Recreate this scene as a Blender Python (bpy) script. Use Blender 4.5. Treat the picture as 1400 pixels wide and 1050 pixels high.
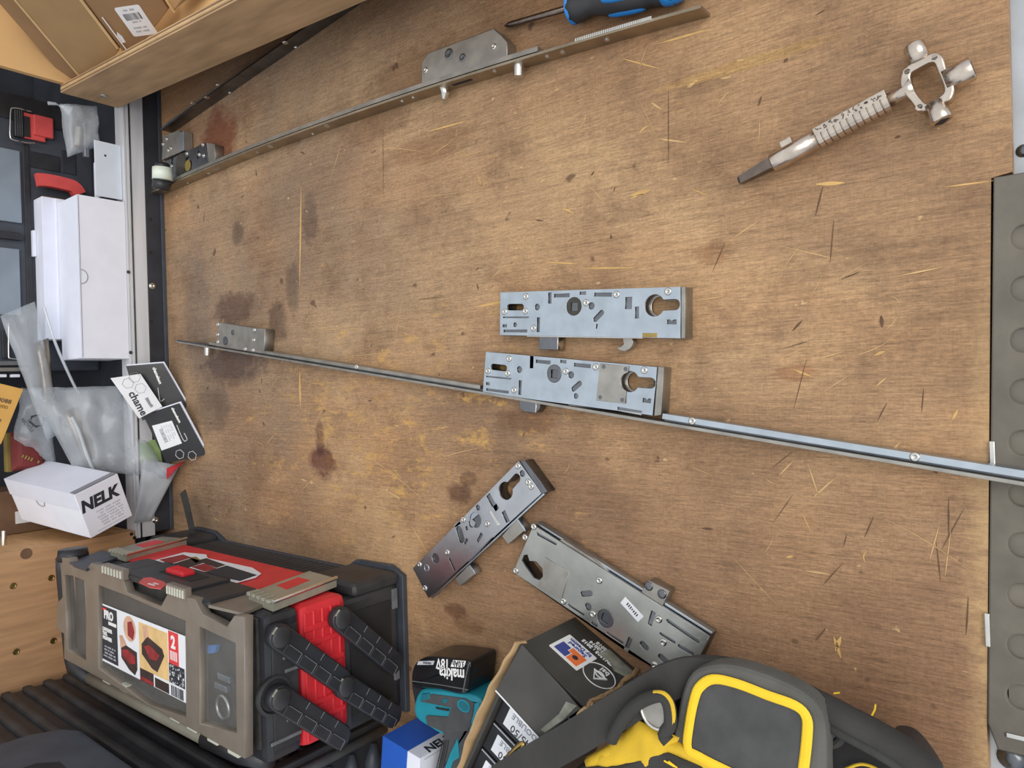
import bpy, bmesh, math, random
from mathutils import Vector, Matrix, noise as mnoise
random.seed(7)
scn = bpy.context.scene
for o in list(bpy.data.objects): bpy.data.objects.remove(o)
COL = scn.collection

# ------------------------------------------------------------------ camera
FPX, PITCH, ROLL, CAMH = 978.0, math.radians(51.4), math.radians(1.73), 0.59
_F = Vector((-math.cos(PITCH), 0, -math.sin(PITCH)))
_U = Vector((math.sin(PITCH), 0, -math.cos(PITCH)))
_Y = Vector((0, 1, 0))
_R = _U*math.cos(ROLL) - _Y*math.sin(ROLL)
_V = _Y*math.cos(ROLL) + _U*math.sin(ROLL)
EYE = Vector((0, 0, CAMH))
cd = bpy.data.cameras.new('camera'); cam = bpy.data.objects.new('camera', cd); COL.objects.link(cam)
cd.sensor_width = 36; cd.lens = FPX/1400*36; cd.clip_start = 0.01; cd.clip_end = 50
cam.matrix_world = Matrix((( _R.x, _V.x, -_F.x, EYE.x), (_R.y, _V.y, -_F.y, EYE.y), (_R.z, _V.z, -_F.z, EYE.z), (0, 0, 0, 1)))
scn.camera = cam

# ------------------------------------------------------------------ world, sun, exposure
w = bpy.data.worlds.new('overcast'); scn.world = w; w.use_nodes = True
nt = w.node_tree; nt.nodes.clear()
wo = nt.nodes.new('ShaderNodeOutputWorld'); wb = nt.nodes.new('ShaderNodeBackground')
wt = nt.nodes.new('ShaderNodeTexCoord'); ws = nt.nodes.new('ShaderNodeSeparateXYZ'); wr = nt.nodes.new('ShaderNodeValToRGB')
nt.links.new(wt.outputs['Generated'], ws.inputs[0]); nt.links.new(ws.outputs['Z'], wr.inputs[0])
wr.color_ramp.elements[0].position = 0.0; wr.color_ramp.elements[0].color = (0.62, 0.66, 0.74, 1)
wr.color_ramp.elements[1].position = 0.9; wr.color_ramp.elements[1].color = (0.94, 0.97, 1.0, 1)
nt.links.new(wr.outputs[0], wb.inputs[0]); nt.links.new(wb.outputs[0], wo.inputs[0])
wb.inputs[1].default_value = 0.92
sd = bpy.data.lights.new('sun', 'SUN'); sun = bpy.data.objects.new('sun', sd); COL.objects.link(sun)
sd.energy = 1.25; sd.angle = math.radians(40); sd.color = (1.0, 0.95, 0.88)
sun.rotation_euler = Vector((-0.70, -0.16, -0.69)).to_track_quat('-Z', 'Y').to_euler()
scn.view_settings.view_transform = 'Standard'; scn.view_settings.look = 'None'
scn.view_settings.gamma = 1.0; scn.view_settings.exposure = 0.17; scn.view_settings.use_curve_mapping = False

# ------------------------------------------------------------------ points seen in the photograph -> real places
def _ray(x, y): return _F + _R*((x-700)/FPX) - _V*((y-525)/FPX)
def P(x, y, z=0.0):
    d = _ray(x, y); return EYE + d*((z-CAMH)/d.z)
def PX(x, y, X):
    d = _ray(x, y); return EYE + d*(X/d.x)
def PY(x, y, Y):
    d = _ray(x, y); return EYE + d*(Y/d.y)

# ------------------------------------------------------------------ materials
def lin(c): return tuple(((v/255)/12.92 if v/255 <= .04045 else ((v/255+.055)/1.055)**2.4) for v in c)
MATS = {}
def M(name, col, rough=.5, metal=0.0, var=.12, scale=30, bump=0.0, bscale=200, clear=0.0, trans=0.0, spec=.5, stretch=None):
    m = bpy.data.materials.new(name); m.use_nodes = True; n = m.node_tree.nodes; l = m.node_tree.links
    b = n['Principled BSDF']; c = lin(col)
    tc = n.new('ShaderNodeTexCoord'); mp = n.new('ShaderNodeMapping'); l.new(tc.outputs['Object'], mp.inputs[0])
    if stretch: mp.inputs['Scale'].default_value = stretch
    nz = n.new('ShaderNodeTexNoise'); nz.inputs['Scale'].default_value = scale; nz.inputs['Detail'].default_value = 5
    l.new(mp.outputs[0], nz.inputs['Vector'])
    r = n.new('ShaderNodeValToRGB'); l.new(nz.outputs['Fac'], r.inputs[0])
    r.color_ramp.elements[0].position = .3; r.color_ramp.elements[1].position = .7
    r.color_ramp.elements[0].color = tuple(max(0, v*(1-var)) for v in c)+(1,)
    r.color_ramp.elements[1].color = tuple(min(1, v*(1+var)) for v in c)+(1,)
    l.new(r.outputs[0], b.inputs['Base Color'])
    b.inputs['Roughness'].default_value = rough; b.inputs['Metallic'].default_value = metal
    b.inputs['Specular IOR Level'].default_value = spec
    if clear: b.inputs['Coat Weight'].default_value = clear
    if bump:
        nb = n.new('ShaderNodeTexNoise'); nb.inputs['Scale'].default_value = bscale; nb.inputs['Detail'].default_value = 3
        l.new(mp.outputs[0], nb.inputs['Vector'])
        bp = n.new('ShaderNodeBump'); bp.inputs['Strength'].default_value = bump; bp.inputs['Distance'].default_value = .001
        l.new(nb.outputs['Fac'], bp.inputs['Height']); l.new(bp.outputs[0], b.inputs['Normal'])
    if trans:
        t = n.new('ShaderNodeBsdfTransparent'); t.inputs[0].default_value = (.93, .95, .97, 1)
        mx = n.new('ShaderNodeMixShader'); mx.inputs[0].default_value = 1-trans
        out = n['Material Output']; l.new(t.outputs[0], mx.inputs[1]); l.new(b.outputs[0], mx.inputs[2]); l.new(mx.outputs[0], out.inputs[0])
    MATS[name] = m; return m

M('zinc', (186, 196, 204), .38, 1, .10, 60, .08, 300)
M('zinc_mid', (178, 180, 184), .30, 1, .16, 30, .08, 300)
M('zinc_dark', (120, 122, 126), .32, 1, .25, 40, .1, 300)
M('zinc_dull', (172, 168, 160), .5, 1, .18, 50, .12, 300)
M('zinc_smoky', (172, 172, 166), .34, 1, .22, 22, .08, 300)
M('steel_bright', (214, 212, 206), .28, 1, .08, 90, .05, 400)
M('nickel', (205, 192, 178), .26, 1, .14, 120, .12, 400)
M('nickel_dark', (120, 108, 100), .35, 1, .2, 120)
M('hole', (38, 36, 36), .8, 0, .2)
M('brass', (176, 150, 92), .4, 1, .15, 80)
M('grease', (58, 54, 46), .35, 0, .3, 90)
M('strip_tan', (170, 158, 138), .45, 1, .22, 30, .08, 300)
M('alu', (212, 214, 218), .5, .1, .14, 40, .1, 200, stretch=(1, .1, 1))
M('sill_metal', (188, 194, 200), .5, .5, .12, 30)
M('fascia_black', (46, 48, 55), .55, 0, .35, 25)
M('deck_black', (44, 47, 55), .6, 0, .35, 18)
M('rubber', (112, 106, 96), .85, 0, .18, 30, .35, 160)
M('rubber_pit', (120, 114, 104), .9, 0, .2, 30)
M('plastic_black', (44, 45, 49), .42, 0, .25, 40, .12, 500)
M('plastic_scuffed', (52, 52, 54), .5, 0, .45, 22, .15, 400)
M('plastic_edge', (104, 106, 108), .5, 0, .25, 60)
M('plastic_dark2', (66, 71, 80), .5, 0, .2, 30, .15, 300)
M('plastic_red', (214, 46, 54), .4, 0, .12, 30)
M('plastic_red_dull', (216, 84, 82), .45, 0, .12, 30)
M('lid_frame', (132, 122, 110), .35, 0, .10, 40, clear=.3, trans=.12)
M('lid_clear', (160, 156, 150), .15, 0, .2, 20, clear=.5, trans=.80)
M('latch_clear', (150, 148, 132), .3, 0, .15, 40, clear=.4)
M('lid_white', (200, 200, 186), .4, 0, .1)
M('smoke_panel', (134, 146, 158), .25, 0, .12, 12, clear=.3)
M('tray_inside', (58, 56, 54), .6, 0, .4, 60)
M('tube_grey', (128, 124, 112), .45, 0, .12, 30)
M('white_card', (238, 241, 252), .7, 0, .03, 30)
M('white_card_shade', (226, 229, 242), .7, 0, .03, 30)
M('white_metal', (214, 222, 234), .4, 0, .03, 30)
M('paper', (232, 234, 238), .7, 0, .03, 40)
M('ink', (46, 48, 56), .6, 0, .1)
M('ink_grey', (140, 142, 150), .7, 0, .1)
M('ink_light', (186, 188, 196), .7, 0, .05)
M('card_black', (34, 35, 39), .45, 0, .2, 40, clear=.15)
M('card_black_worn', (62, 60, 56), .5, 0, .3, 18, .1, 200, clear=.15)
M('card_wear', (142, 142, 128), .55, 0, .35, 90)
M('cardboard', (163, 132, 92), .8, 0, .06, 25)
M('cardboard2', (150, 118, 84), .8, 0, .06, 25)
M('cardboard_edge', (206, 176, 130), .85, 0, .12, 60)
M('kraft', (186, 154, 112), .85, 0, .12, 60)
M('manila', (222, 172, 92), .7, 0, .05, 30)
M('print_white', (238, 238, 236), .6, 0, .02)
M('print_red', (222, 60, 60), .6, 0, .05)
M('print_orange', (240, 122, 62), .6, 0, .05)
M('print_navy', (66, 76, 146), .6, 0, .05)
M('print_tan', (226, 190, 130), .6, 0, .2, 30)
M('print_pink', (214, 170, 142), .6, 0, .2, 60)
M('print_dark', (60, 44, 40), .6, 0, .3, 60)
M('print_maroon', (150, 44, 46), .6, 0, .3, 90)
M('blue_box', (40, 96, 196), .5, 0, .05, 30)
M('teal', (36, 140, 158), .42, 0, .08, 40, .05, 400)
M('teal_dark', (28, 108, 124), .5, 0, .1, 40)
M('grip_rubber', (72, 74, 76), .8, 0, .2, 60, .3, 300)
M('battery_black', (26, 27, 30), .28, 0, .25, 40, clear=.2)
M('fabric_black', (58, 57, 55), .92, 0, .25, 25, .5, 900)
M('fabric_mesh', (96, 95, 90), .92, 0, .18, 30, .6, 1400)
M('webbing', (60, 59, 57), .9, 0, .2, 40, .6, 1200, stretch=(1, .3, 1))
M('fabric_grey', (78, 78, 78), .92, 0, .2, 40, .5, 1200)
M('fabric_yellow', (226, 186, 48), .85, 0, .10, 30, .4, 1200)
M('piping_yellow', (252, 208, 40), .6, 0, .05, 60)
M('blue_handle', (46, 140, 220), .4, 0, .06, 40)
M('handle_dark', (58, 58, 60), .55, 0, .15, 40)
M('polybag', (222, 228, 234), .2, 0, .10, 30, .6, 60, clear=.6, trans=.68)
M('polybag_thick', (214, 220, 226), .2, 0, .10, 30, .5, 60, clear=.6, trans=.45)
M('bronze_part', (150, 140, 128), .35, 1, .2, 40)
M('ply_light', (196, 152, 104), .7, 0, .14, 8, .12, 120, stretch=(2, 2, 14))
M('ply_panel', (186, 144, 104), .65, 0, .16, 10, .1, 120, stretch=(1, 14, 1.5))
M('ply_lip', (182, 150, 112), .75, 0, .22, 9, .15, 90, stretch=(1.2, 6, 7))
M('ply_inside', (220, 178, 122), .7, 0, .08, 10)
M('ply_edge_dark', (120, 92, 62), .8, 0, .2, 60)
M('ply_edge_light', (208, 176, 128), .8, 0, .15, 60)
M('wood_dark', (112, 84, 62), .75, 0, .25, 20)
M('scratch_light', (204, 168, 118), .8, 0, .15, 60)
M('scratch_yellow', (206, 166, 104), .8, 0, .15, 60)
M('scratch_dark', (104, 78, 56), .85, 0, .25, 60)
M('red_fabric', (190, 40, 52), .7, 0, .1)
M('dark_red_card', (112, 40, 38), .7, 0, .2)
M('ochre_card', (130, 112, 54), .7, 0, .2)
M('green_card', (150, 180, 120), .6, 0, .15)
M('white_plastic', (226, 236, 222), .4, 0, .04)

def wood_floor():
    m = bpy.data.materials.new('worn_ply_floor'); m.use_nodes = True; n = m.node_tree.nodes; l = m.node_tree.links
    b = n['Principled BSDF']
    tc = n.new('ShaderNodeTexCoord')
    def nz(scale, st, det=4, rough=.6, dist=0):
        mp = n.new('ShaderNodeMapping'); l.new(tc.outputs['Object'], mp.inputs[0]); mp.inputs['Scale'].default_value = st
        t = n.new('ShaderNodeTexNoise'); t.inputs['Scale'].default_value = scale; t.inputs['Detail'].default_value = det
        t.inputs['Roughness'].default_value = rough; t.inputs['Distortion'].default_value = dist
        l.new(mp.outputs[0], t.inputs['Vector']); return t.outputs['Fac']
    def ramp(inp, stops):
        r = n.new('ShaderNodeValToRGB'); l.new(inp, r.inputs[0])
        while len(r.color_ramp.elements) < len(stops): r.color_ramp.elements.new(.5)
        for e, (p, c) in zip(r.color_ramp.elements, stops):
            e.position = p; e.color = (tuple(c)+(1,)) if len(c) == 3 else c
        return r.outputs[0]
    def g(v): return (v, v, v)
    def mixc(fac, a, bb, mode='MIX'):
        x = n.new('ShaderNodeMix'); x.data_type = 'RGBA'; x.blend_type = mode
        if isinstance(fac, (int, float)): x.inputs[0].default_value = fac
        else: l.new(fac, x.inputs[0])
        for i, v in ((6, a), (7, bb)):
            if isinstance(v, tuple): x.inputs[i].default_value = v if len(v) == 4 else v+(1,)
            else: l.new(v, x.inputs[i])
        return x.outputs[2]
    def math_(op, a, bb=None):
        x = n.new('ShaderNodeMath'); x.operation = op
        for i, v in enumerate((a, bb)):
            if v is None: continue
            if isinstance(v, (int, float)): x.inputs[i].default_value = v
            else: l.new(v, x.inputs[i])
        return x.outputs[0]
    sep = n.new('ShaderNodeSeparateXYZ'); l.new(tc.outputs['Object'], sep.inputs[0])
    X, Y = sep.outputs['X'], sep.outputs['Y']
    # veneer colour and some painted-in shade in broad patches, greyer and dirtier towards the back
    big = nz(3.2, (1, 1.3, 1), 4, .55, .4)
    col = ramp(big, [(.36, lin((144, 111, 82))), (.50, lin((174, 137, 100))), (.63, lin((196, 159, 117)))])
    orange = ramp(nz(5, (.7, 1.4, 1), 3), [(.50, g(0)), (.72, g(.45))])
    col = mixc(orange, col, lin((188, 134, 88)))
    dirty = ramp(nz(2.3, (1, 1, 1), 5, .65, .6), [(.40, g(.1)), (.62, g(.8))])
    back = ramp(math_('MULTIPLY', X, -1.0), [(.40, g(.22)), (.85, g(1))])
    col = mixc(math_('MULTIPLY', dirty, back), col, lin((142, 122, 102)))
    grime = ramp(nz(9, (1, 1, 1), 6, .75), [(.48, g(0)), (.68, g(.65))])
    col = mixc(grime, col, lin((120, 90, 66)))
    brown = ramp(math_('ADD', math_('MULTIPLY', Y, -1.6), math_('MULTIPLY', nz(3, (1, 1, 1), 4), .5)), [(.32, g(0)), (.75, g(.65))])  # browner lower right: wood tone plus bag and person shade painted in
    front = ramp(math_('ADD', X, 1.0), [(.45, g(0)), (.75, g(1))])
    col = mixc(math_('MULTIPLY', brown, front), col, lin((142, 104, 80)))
    # lengthwise grain
    g1 = ramp(nz(7, (1, 30, 1), 8, .75, .15), [(.30, g(.62)), (.52, g(1.0)), (.72, g(1.18))])
    col = mixc(.7, col, g1, 'MULTIPLY')
    g2 = ramp(nz(60, (1.0, 12, 1), 5, .8), [(.30, g(.55)), (.50, g(1.0)), (.72, g(1.35))])
    col = mixc(.9, col, g2, 'MULTIPLY')
    g4 = ramp(nz(220, (1, 2.2, 1), 4, .8), [(.32, g(.66)), (.50, g(1.0)), (.70, g(1.3))])
    col = mixc(.7, col, g4, 'MULTIPLY')
    # cross-wise fine weave of the coating
    g3 = ramp(nz(36, (22, 1.4, 1), 4, .75), [(.30, g(.80)), (.55, g(1.0)), (.75, g(1.14))])
    col = mixc(.6, col, g3, 'MULTIPLY')
    # yellow veneer showing where the coating is worn through
    dx = math_('ADD', X, .68); dy = math_('ADD', Y, .06)
    d2 = math_('ADD', math_('MULTIPLY', math_('MULTIPLY', dx, dx), 6.5), math_('MULTIPLY', math_('MULTIPLY', dy, dy), 22.0))
    near = ramp(d2, [(0.0, g(.11)), (1.0, g(0))])
    wv = math_('ADD', nz(22, (1, 2.0, 1), 9, .82, .2), near)
    wear = ramp(wv, [(.625, g(0)), (.74, g(.9))])
    col = mixc(wear, col, lin((204, 160, 92)))
    pale = ramp(nz(48, (1, 1.6, 1), 3, .6), [(.70, g(0)), (.745, g(.8))])
    col = mixc(pale, col, lin((212, 178, 128)))
    spots = ramp(nz(40, (1, 1.2, 1), 2, .5), [(.24, g(.75)), (.29, g(0))])
    col = mixc(spots, col, lin((84, 60, 44)))
    # oil and water stains with shapes of their own
    wob = nz(34, (1, 1, 1), 8, .8)
    def stain(x, y, rx, ry, c, k=.8, soft=.25):
        nonlocal col
        ax = math_('DIVIDE', math_('ADD', X, -x), rx); ay = math_('DIVIDE', math_('ADD', Y, -y), ry)
        d = math_('ADD', math_('ADD', math_('MULTIPLY', ax, ax), math_('MULTIPLY', ay, ay)), math_('MULTIPLY', math_('ADD', wob, -.5), 2.6))
        col = mixc(ramp(d, [(max(0, 1-soft)*.45, g(k)), (.98, g(0))]), col, tuple(min(1.15, q/r_*1.12) for q, r_ in zip(lin(c), lin((168, 132, 98)))), 'MULTIPLY')
    for px, py, rx, ry, c, k in [
        (300, 190, .060, .060, (116, 62, 40), .85), (322, 422, .075, .030, (104, 74, 56), .8), (318, 500, .10, .035, (98, 74, 62), .85),
        (440, 632, .034, .026, (92, 58, 48), .9), (437, 600, .012, .03, (98, 68, 54), .7), (380, 440, .03, .035, (104, 78, 60), .7), (424, 300, .02, .04, (110, 84, 66), .6),
        (400, 395, .018, .05, (100, 78, 62), .6), (325, 318, .02, .02, (96, 78, 64), .6), (560, 100, .09, .03, (112, 78, 52), .6), (520, 170, .08, .02, (116, 82, 56), .55),
        (590, 200, .08, .02, (120, 84, 56), .5), (628, 675, .022, .014, (92, 62, 46), .75), (640, 655, .016, .010, (96, 66, 50), .6), (622, 835, .02, .01, (104, 66, 46), .7),
        (640, 855, .03, .012, (116, 80, 54), .5), (720, 575, .05, .016, (120, 82, 54), .6), (975, 345, .02, .012, (116, 78, 50), .5), (880, 450, .03, .012, (150, 100, 64), .5),
        (1085, 510, .02, .008, (130, 84, 54), .5), (290, 560, .06, .05, (112, 92, 76), .6), (270, 430, .05, .12, (120, 98, 80), .5), (960, 120, .03, .006, (110, 84, 60), .4),
        (1010, 90, .09, .006, (196, 140, 86), .8), (250, 690, .06, .03, (112, 90, 74), .5)]:
        p = P(px, py); stain(p.x, p.y, rx, ry, c, k)
    # splintered pale edge beside the step mat
    ex = math_('ADD', math_('ADD', X, math_('MULTIPLY', math_('ADD', nz(16, (1, 1.2, 1), 7, .8), -.5), .055)), math_('MULTIPLY', Y, -.03))
    em = math_('MULTIPLY', ramp(math_('MULTIPLY', math_('ADD', ex, .066), 60), [(0.0, g(0)), (1.0, g(.75))]), ramp(nz(60, (1, 2, 1), 6, .8), [(.36, g(.25)), (.56, g(1))]))
    ym = ramp(math_('MULTIPLY', math_('SUBTRACT', .12, Y), 5), [(0, g(0)), (1, g(1))])
    col = mixc(math_('MULTIPLY', em, ym), col, lin((206, 172, 122)))
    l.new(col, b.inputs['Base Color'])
    b.inputs['Roughness'].default_value = .62; b.inputs['Specular IOR Level'].default_value = .35
    bp = n.new('ShaderNodeBump'); bp.inputs['Strength'].default_value = .25; bp.inputs['Distance'].default_value = .0006
    hh = nz(26, (1.2, 34, 1), 4, .7); l.new(hh, bp.inputs['Height']); l.new(bp.outputs[0], b.inputs['Normal'])
    MATS['floor'] = m
wood_floor()

# ------------------------------------------------------------------ object helpers
WM = {}
def _link(o, parent, mw):
    COL.objects.link(o); WM[o.name] = mw
    if parent:
        o.parent = parent; o.matrix_basis = WM[parent.name].inverted() @ mw
    else: o.matrix_basis = mw
    return o
def thing(name, label, cat, loc, group=None):
    o = bpy.data.objects.new(name, None); o.empty_display_size = .02
    o['label'] = label; o['category'] = cat
    if group: o['group'] = group
    return _link(o, None, Matrix.Translation(Vector(loc)))
def tag(o, label, cat, group=None):
    o['label'] = label; o['category'] = cat
    if group: o['group'] = group
    return o
def put(name, me, mat, parent=None, mw=None, label=None, smooth=False):
    """links mesh data as one object; without mw the mesh is in world coordinates and gets its own origin"""
    if isinstance(me, bmesh.types.BMesh):
        bm = me; me = bpy.data.meshes.new(name); bm.to_mesh(me); bm.free()
    if mw is None:
        vs = [v.co for v in me.vertices]
        if not vs: vs = [Vector((0, 0, 0))]
        c = Vector([(min(v[i] for v in vs)+max(v[i] for v in vs))/2 for i in range(3)])
        me.transform(Matrix.Translation(-c)); mw = Matrix.Translation(c)
    if not me.materials: me.materials.append(MATS[mat])
    if smooth: me.shade_smooth()
    o = bpy.data.objects.new(name, me)
    if label: o['label'] = label
    return _link(o, parent, mw)
def struct(o): o['kind'] = 'structure'; return o
def fr(o, x, nrm):
    z = Vector(nrm).normalized(); x = Vector(x); x = (x - z*x.dot(z)).normalized(); y = z.cross(x); o = Vector(o)
    return Matrix(((x.x, y.x, z.x, o.x), (x.y, y.y, z.y, o.y), (x.z, y.z, z.z, o.z), (0, 0, 0, 1)))
def box(sx, sy, sz, bev=0.0, seg=2, org=(0, 0, 0)):
    """box centred on org"""
    bm = bmesh.new(); bmesh.ops.create_cube(bm, size=1)
    bmesh.ops.scale(bm, vec=(sx, sy, sz), verts=bm.verts)
    if bev: bmesh.ops.bevel(bm, geom=list(bm.edges), offset=bev, segments=seg, affect='EDGES', profile=.6)
    bmesh.ops.translate(bm, vec=org, verts=bm.verts); return bm
def boxw(a, b, bev=0.0, seg=2):
    a, b = Vector(a), Vector(b); s = b-a
    return box(abs(s.x), abs(s.y), abs(s.z), bev, seg, (a+b)/2)
def rings(bm, rs, closed_ends=True, loop=False):
    L = [[bm.verts.new(p) for p in r] for r in rs]; n = len(L[0])
    pairs = list(zip(L, L[1:])) + ([(L[-1], L[0])] if loop else [])
    for a, b in pairs:
        for i in range(n): bm.faces.new((a[i], a[(i+1) % n], b[(i+1) % n], b[i]))
    if closed_ends and not loop: bm.faces.new(L[0][::-1]); bm.faces.new(L[-1])
    return bm
def tube(path, r, n=10, loop=False, flat=1.0, up=(0, 0, 1)):
    """swept round (or flattened) section along path; r may be a list"""
    path = [Vector(p) for p in path]; bm = bmesh.new(); rs = []; k = len(path); up = Vector(up)
    for i, p in enumerate(path):
        if loop: t = path[(i+1) % k]-path[i-1]
        else: t = path[min(i+1, k-1)]-path[max(i-1, 0)]
        t.normalize(); s = t.cross(up)
        if s.length < 1e-4: s = t.cross(Vector((1, 0, 0)))
        s.normalize(); u = s.cross(t); rr = r[i] if isinstance(r, (list, tuple)) else r
        rs.append([p + s*(math.cos(2*math.pi*j/n)*rr) + u*(math.sin(2*math.pi*j/n)*rr*flat) for j in range(n)])
    rings(bm, rs, True, loop); bmesh.ops.recalc_face_normals(bm, faces=bm.faces); return bm
def cyl(p0, p1, r0, r1=None, n=20): return tube([p0, p1], [r0, r0 if r1 is None else r1], n, up=(.123, .77, .31))
def lathe(prof, n=24):
    bm = bmesh.new(); rings(bm, [[(r*math.cos(2*math.pi*j/n), r*math.sin(2*math.pi*j/n), z) for j in range(n)] for r, z in prof])
    bmesh.ops.recalc_face_normals(bm, faces=bm.faces); return bm
def prism(outer, z0, z1, holes=(), bev=0.0, res=1):
    """flat plate with real holes, outline in local x,y"""
    cu = bpy.data.curves.new('outline', 'CURVE'); cu.dimensions = '2D'; cu.fill_mode = 'BOTH'
    for pl in [outer]+list(holes):
        s = cu.splines.new('POLY'); s.points.add(len(pl)-1); s.use_cyclic_u = True
        for q, p in zip(s.points, pl): q.co = (p[0], p[1], 0, 1)
    cu.extrude = (z1-z0)/2-bev; cu.bevel_depth = bev; cu.bevel_resolution = res; cu.offset = -bev
    o = bpy.data.objects.new('outline', cu); me = bpy.data.meshes.new_from_object(o)
    bpy.data.objects.remove(o); bpy.data.curves.remove(cu); me.materials.clear()
    me.transform(Matrix.Translation((0, 0, (z0+z1)/2))); return me
def rrect(w, h, r, cx=0, cy=0, n=5):
    out = []
    for sx, sy, a0 in ((1, 1, 0), (-1, 1, 90), (-1, -1, 180), (1, -1, 270)):
        for i in range(n+1):
            a = math.radians(a0+90*i/n); out.append((cx+sx*(w/2-r)+r*math.cos(a), cy+sy*(h/2-r)+r*math.sin(a)))
    return out
def circ(cx, cy, r, n=20): return [(cx+r*math.cos(2*math.pi*i/n), cy+r*math.sin(2*math.pi*i/n)) for i in range(n)]
def spline(pts, k=6, closed=False):
    pts = [Vector(p) for p in pts]; n = len(pts); out = []
    for i in range(n if closed else n-1):
        p0 = pts[(i-1) % n] if closed or i else pts[0]; p1 = pts[i]; p2 = pts[(i+1) % n]
        p3 = pts[(i+2) % n] if closed or i+2 < n else pts[-1]
        for j in range(k):
            t = j/k; out.append(.5*((2*p1)+(p2-p0)*t+(2*p0-5*p1+4*p2-p3)*t*t+(3*p1-p0-3*p2+p3)*t**3))
    if not closed: out.append(pts[-1])
    return out
def text(s, size, ext=.0002, shear=0, bold=0, align='CENTER', sx=1.0, space=1.0):
    cu = bpy.data.curves.new('lettering', 'FONT'); cu.body = s; cu.size = size; cu.extrude = ext; cu.shear = shear; cu.offset = bold
    cu.align_x = align; cu.align_y = 'CENTER'; cu.space_line = space; cu.resolution_u = 2
    o = bpy.data.objects.new('lettering', cu); me = bpy.data.meshes.new_from_object(o)
    bpy.data.objects.remove(o); bpy.data.curves.remove(cu); me.materials.clear()
    me.transform(Matrix.Diagonal((sx, 1, 1, 1))); return me
def fine_print(width, lines, pitch, h, seed=1, slope=0.0):
    """lines of print too small to read: rows of tiny upright strokes in word groups"""
    rnd = random.Random(seed); bm = bmesh.new()
    for r in range(lines):
        x = -width/2*rnd.uniform(.7, 1); end = width/2*rnd.uniform(.7, 1); y = (lines-1)/2*pitch-r*pitch
        while x < end:
            for _ in range(rnd.randint(3, 8)):
                v = bmesh.ops.create_cube(bm, size=1)['verts']; bmesh.ops.scale(bm, vec=(h*.32, h*rnd.uniform(.6, 1), .0002), verts=v)
                bmesh.ops.translate(bm, vec=(x, y, .0001), verts=v); x += h*.62
                if x >= end: break
            x += h*.8
    return bm
def flat(w, h, t=.0004): return box(w, h, t, org=(0, 0, t/2))
def pillow(c, thick, wob=0.0, n=14, m=None, freq=18, seed=0, bulge=1.0, nrm=None):
    """closed, puffed or crumpled sheet between four corners (world)"""
    m = m or n; c = [Vector(p) for p in c]; nn = (c[1]-c[0]).cross(c[3]-c[0]).normalized() if nrm is None else Vector(nrm)
    bm = bmesh.new(); S = []
    for side in (1, -1):
        G = []
        for i in range(n+1):
            row = []
            for j in range(m+1):
                u, v = i/n, j/m
                p = (c[0]*(1-u)+c[1]*u)*(1-v)+(c[3]*(1-u)+c[2]*u)*v
                e = (max(0, 1-abs(2*u-1)**4)*max(0, 1-abs(2*v-1)**4))**.6*bulge + (1-bulge)
                q = p*freq+Vector((seed*3.1, seed*1.7, seed))
                d = mnoise.noise(q)*wob + mnoise.noise(q*2.7)*wob*.5
                row.append(bm.verts.new(p+nn*(side*thick*.5*(e if (0 < u < 1 and 0 < v < 1) else .08)+d)))
            G.append(row)
        for i in range(n):
            for j in range(m):
                f = (G[i][j], G[i+1][j], G[i+1][j+1], G[i][j+1]); bm.faces.new(f if side > 0 else f[::-1])
        S.append(G)
    T, B = S
    for i in range(n):
        bm.faces.new((B[i][0], B[i+1][0], T[i+1][0], T[i][0])); bm.faces.new((T[i][m], T[i+1][m], B[i+1][m], B[i][m]))
    for j in range(m):
        bm.faces.new((T[0][j], T[0][j+1], B[0][j+1], B[0][j])); bm.faces.new((B[n][j], B[n][j+1], T[n][j+1], T[n][j]))
    bmesh.ops.recalc_face_normals(bm, faces=bm.faces); return bm
def slab(pts, thick, up=(0, 0, 1), bev=0.0, k=0):
    """prism over a planar-ish world outline, extruded downwards along -up, with real thickness"""
    pts = [Vector(p) for p in pts]; up = Vector(up).normalized()
    if k: pts = spline(pts, k, True)
    bm = bmesh.new(); a = [bm.verts.new(p) for p in pts]; b = [bm.verts.new(p-up*thick) for p in pts]; n = len(pts)
    for i in range(n): bm.faces.new((a[i], b[i], b[(i+1) % n], a[(i+1) % n]))
    top = bm.faces.new(a); bm.faces.new(b[::-1])
    bmesh.ops.recalc_face_normals(bm, faces=bm.faces)
    if bev: bmesh.ops.bevel(bm, geom=[e for e in top.edges], offset=bev, segments=3, affect='EDGES', profile=.6)
    return bm
def ribbon(path, width, thick, side):
    """flat strap along path; side is the width direction (vector or list)"""
    path = [Vector(p) for p in path]; bm = bmesh.new(); rs = []; k = len(path)
    for i, p in enumerate(path):
        t = (path[min(i+1, k-1)]-path[max(i-1, 0)]).normalized(); s = Vector(side[i] if isinstance(side, list) else side)
        s = (s-t*s.dot(t)).normalized(); u = s.cross(t); h = thick/2; wd = width/2
        rs.append([p+s*wd+u*h, p-s*wd+u*h, p-s*wd-u*h, p+s*wd-u*h])
    rings(bm, rs); bmesh.ops.recalc_face_normals(bm, faces=bm.faces); return bm
def bmmesh(bm, name='mesh'):
    me = bpy.data.meshes.new(name); bm.to_mesh(me); bm.free(); return me

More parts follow.
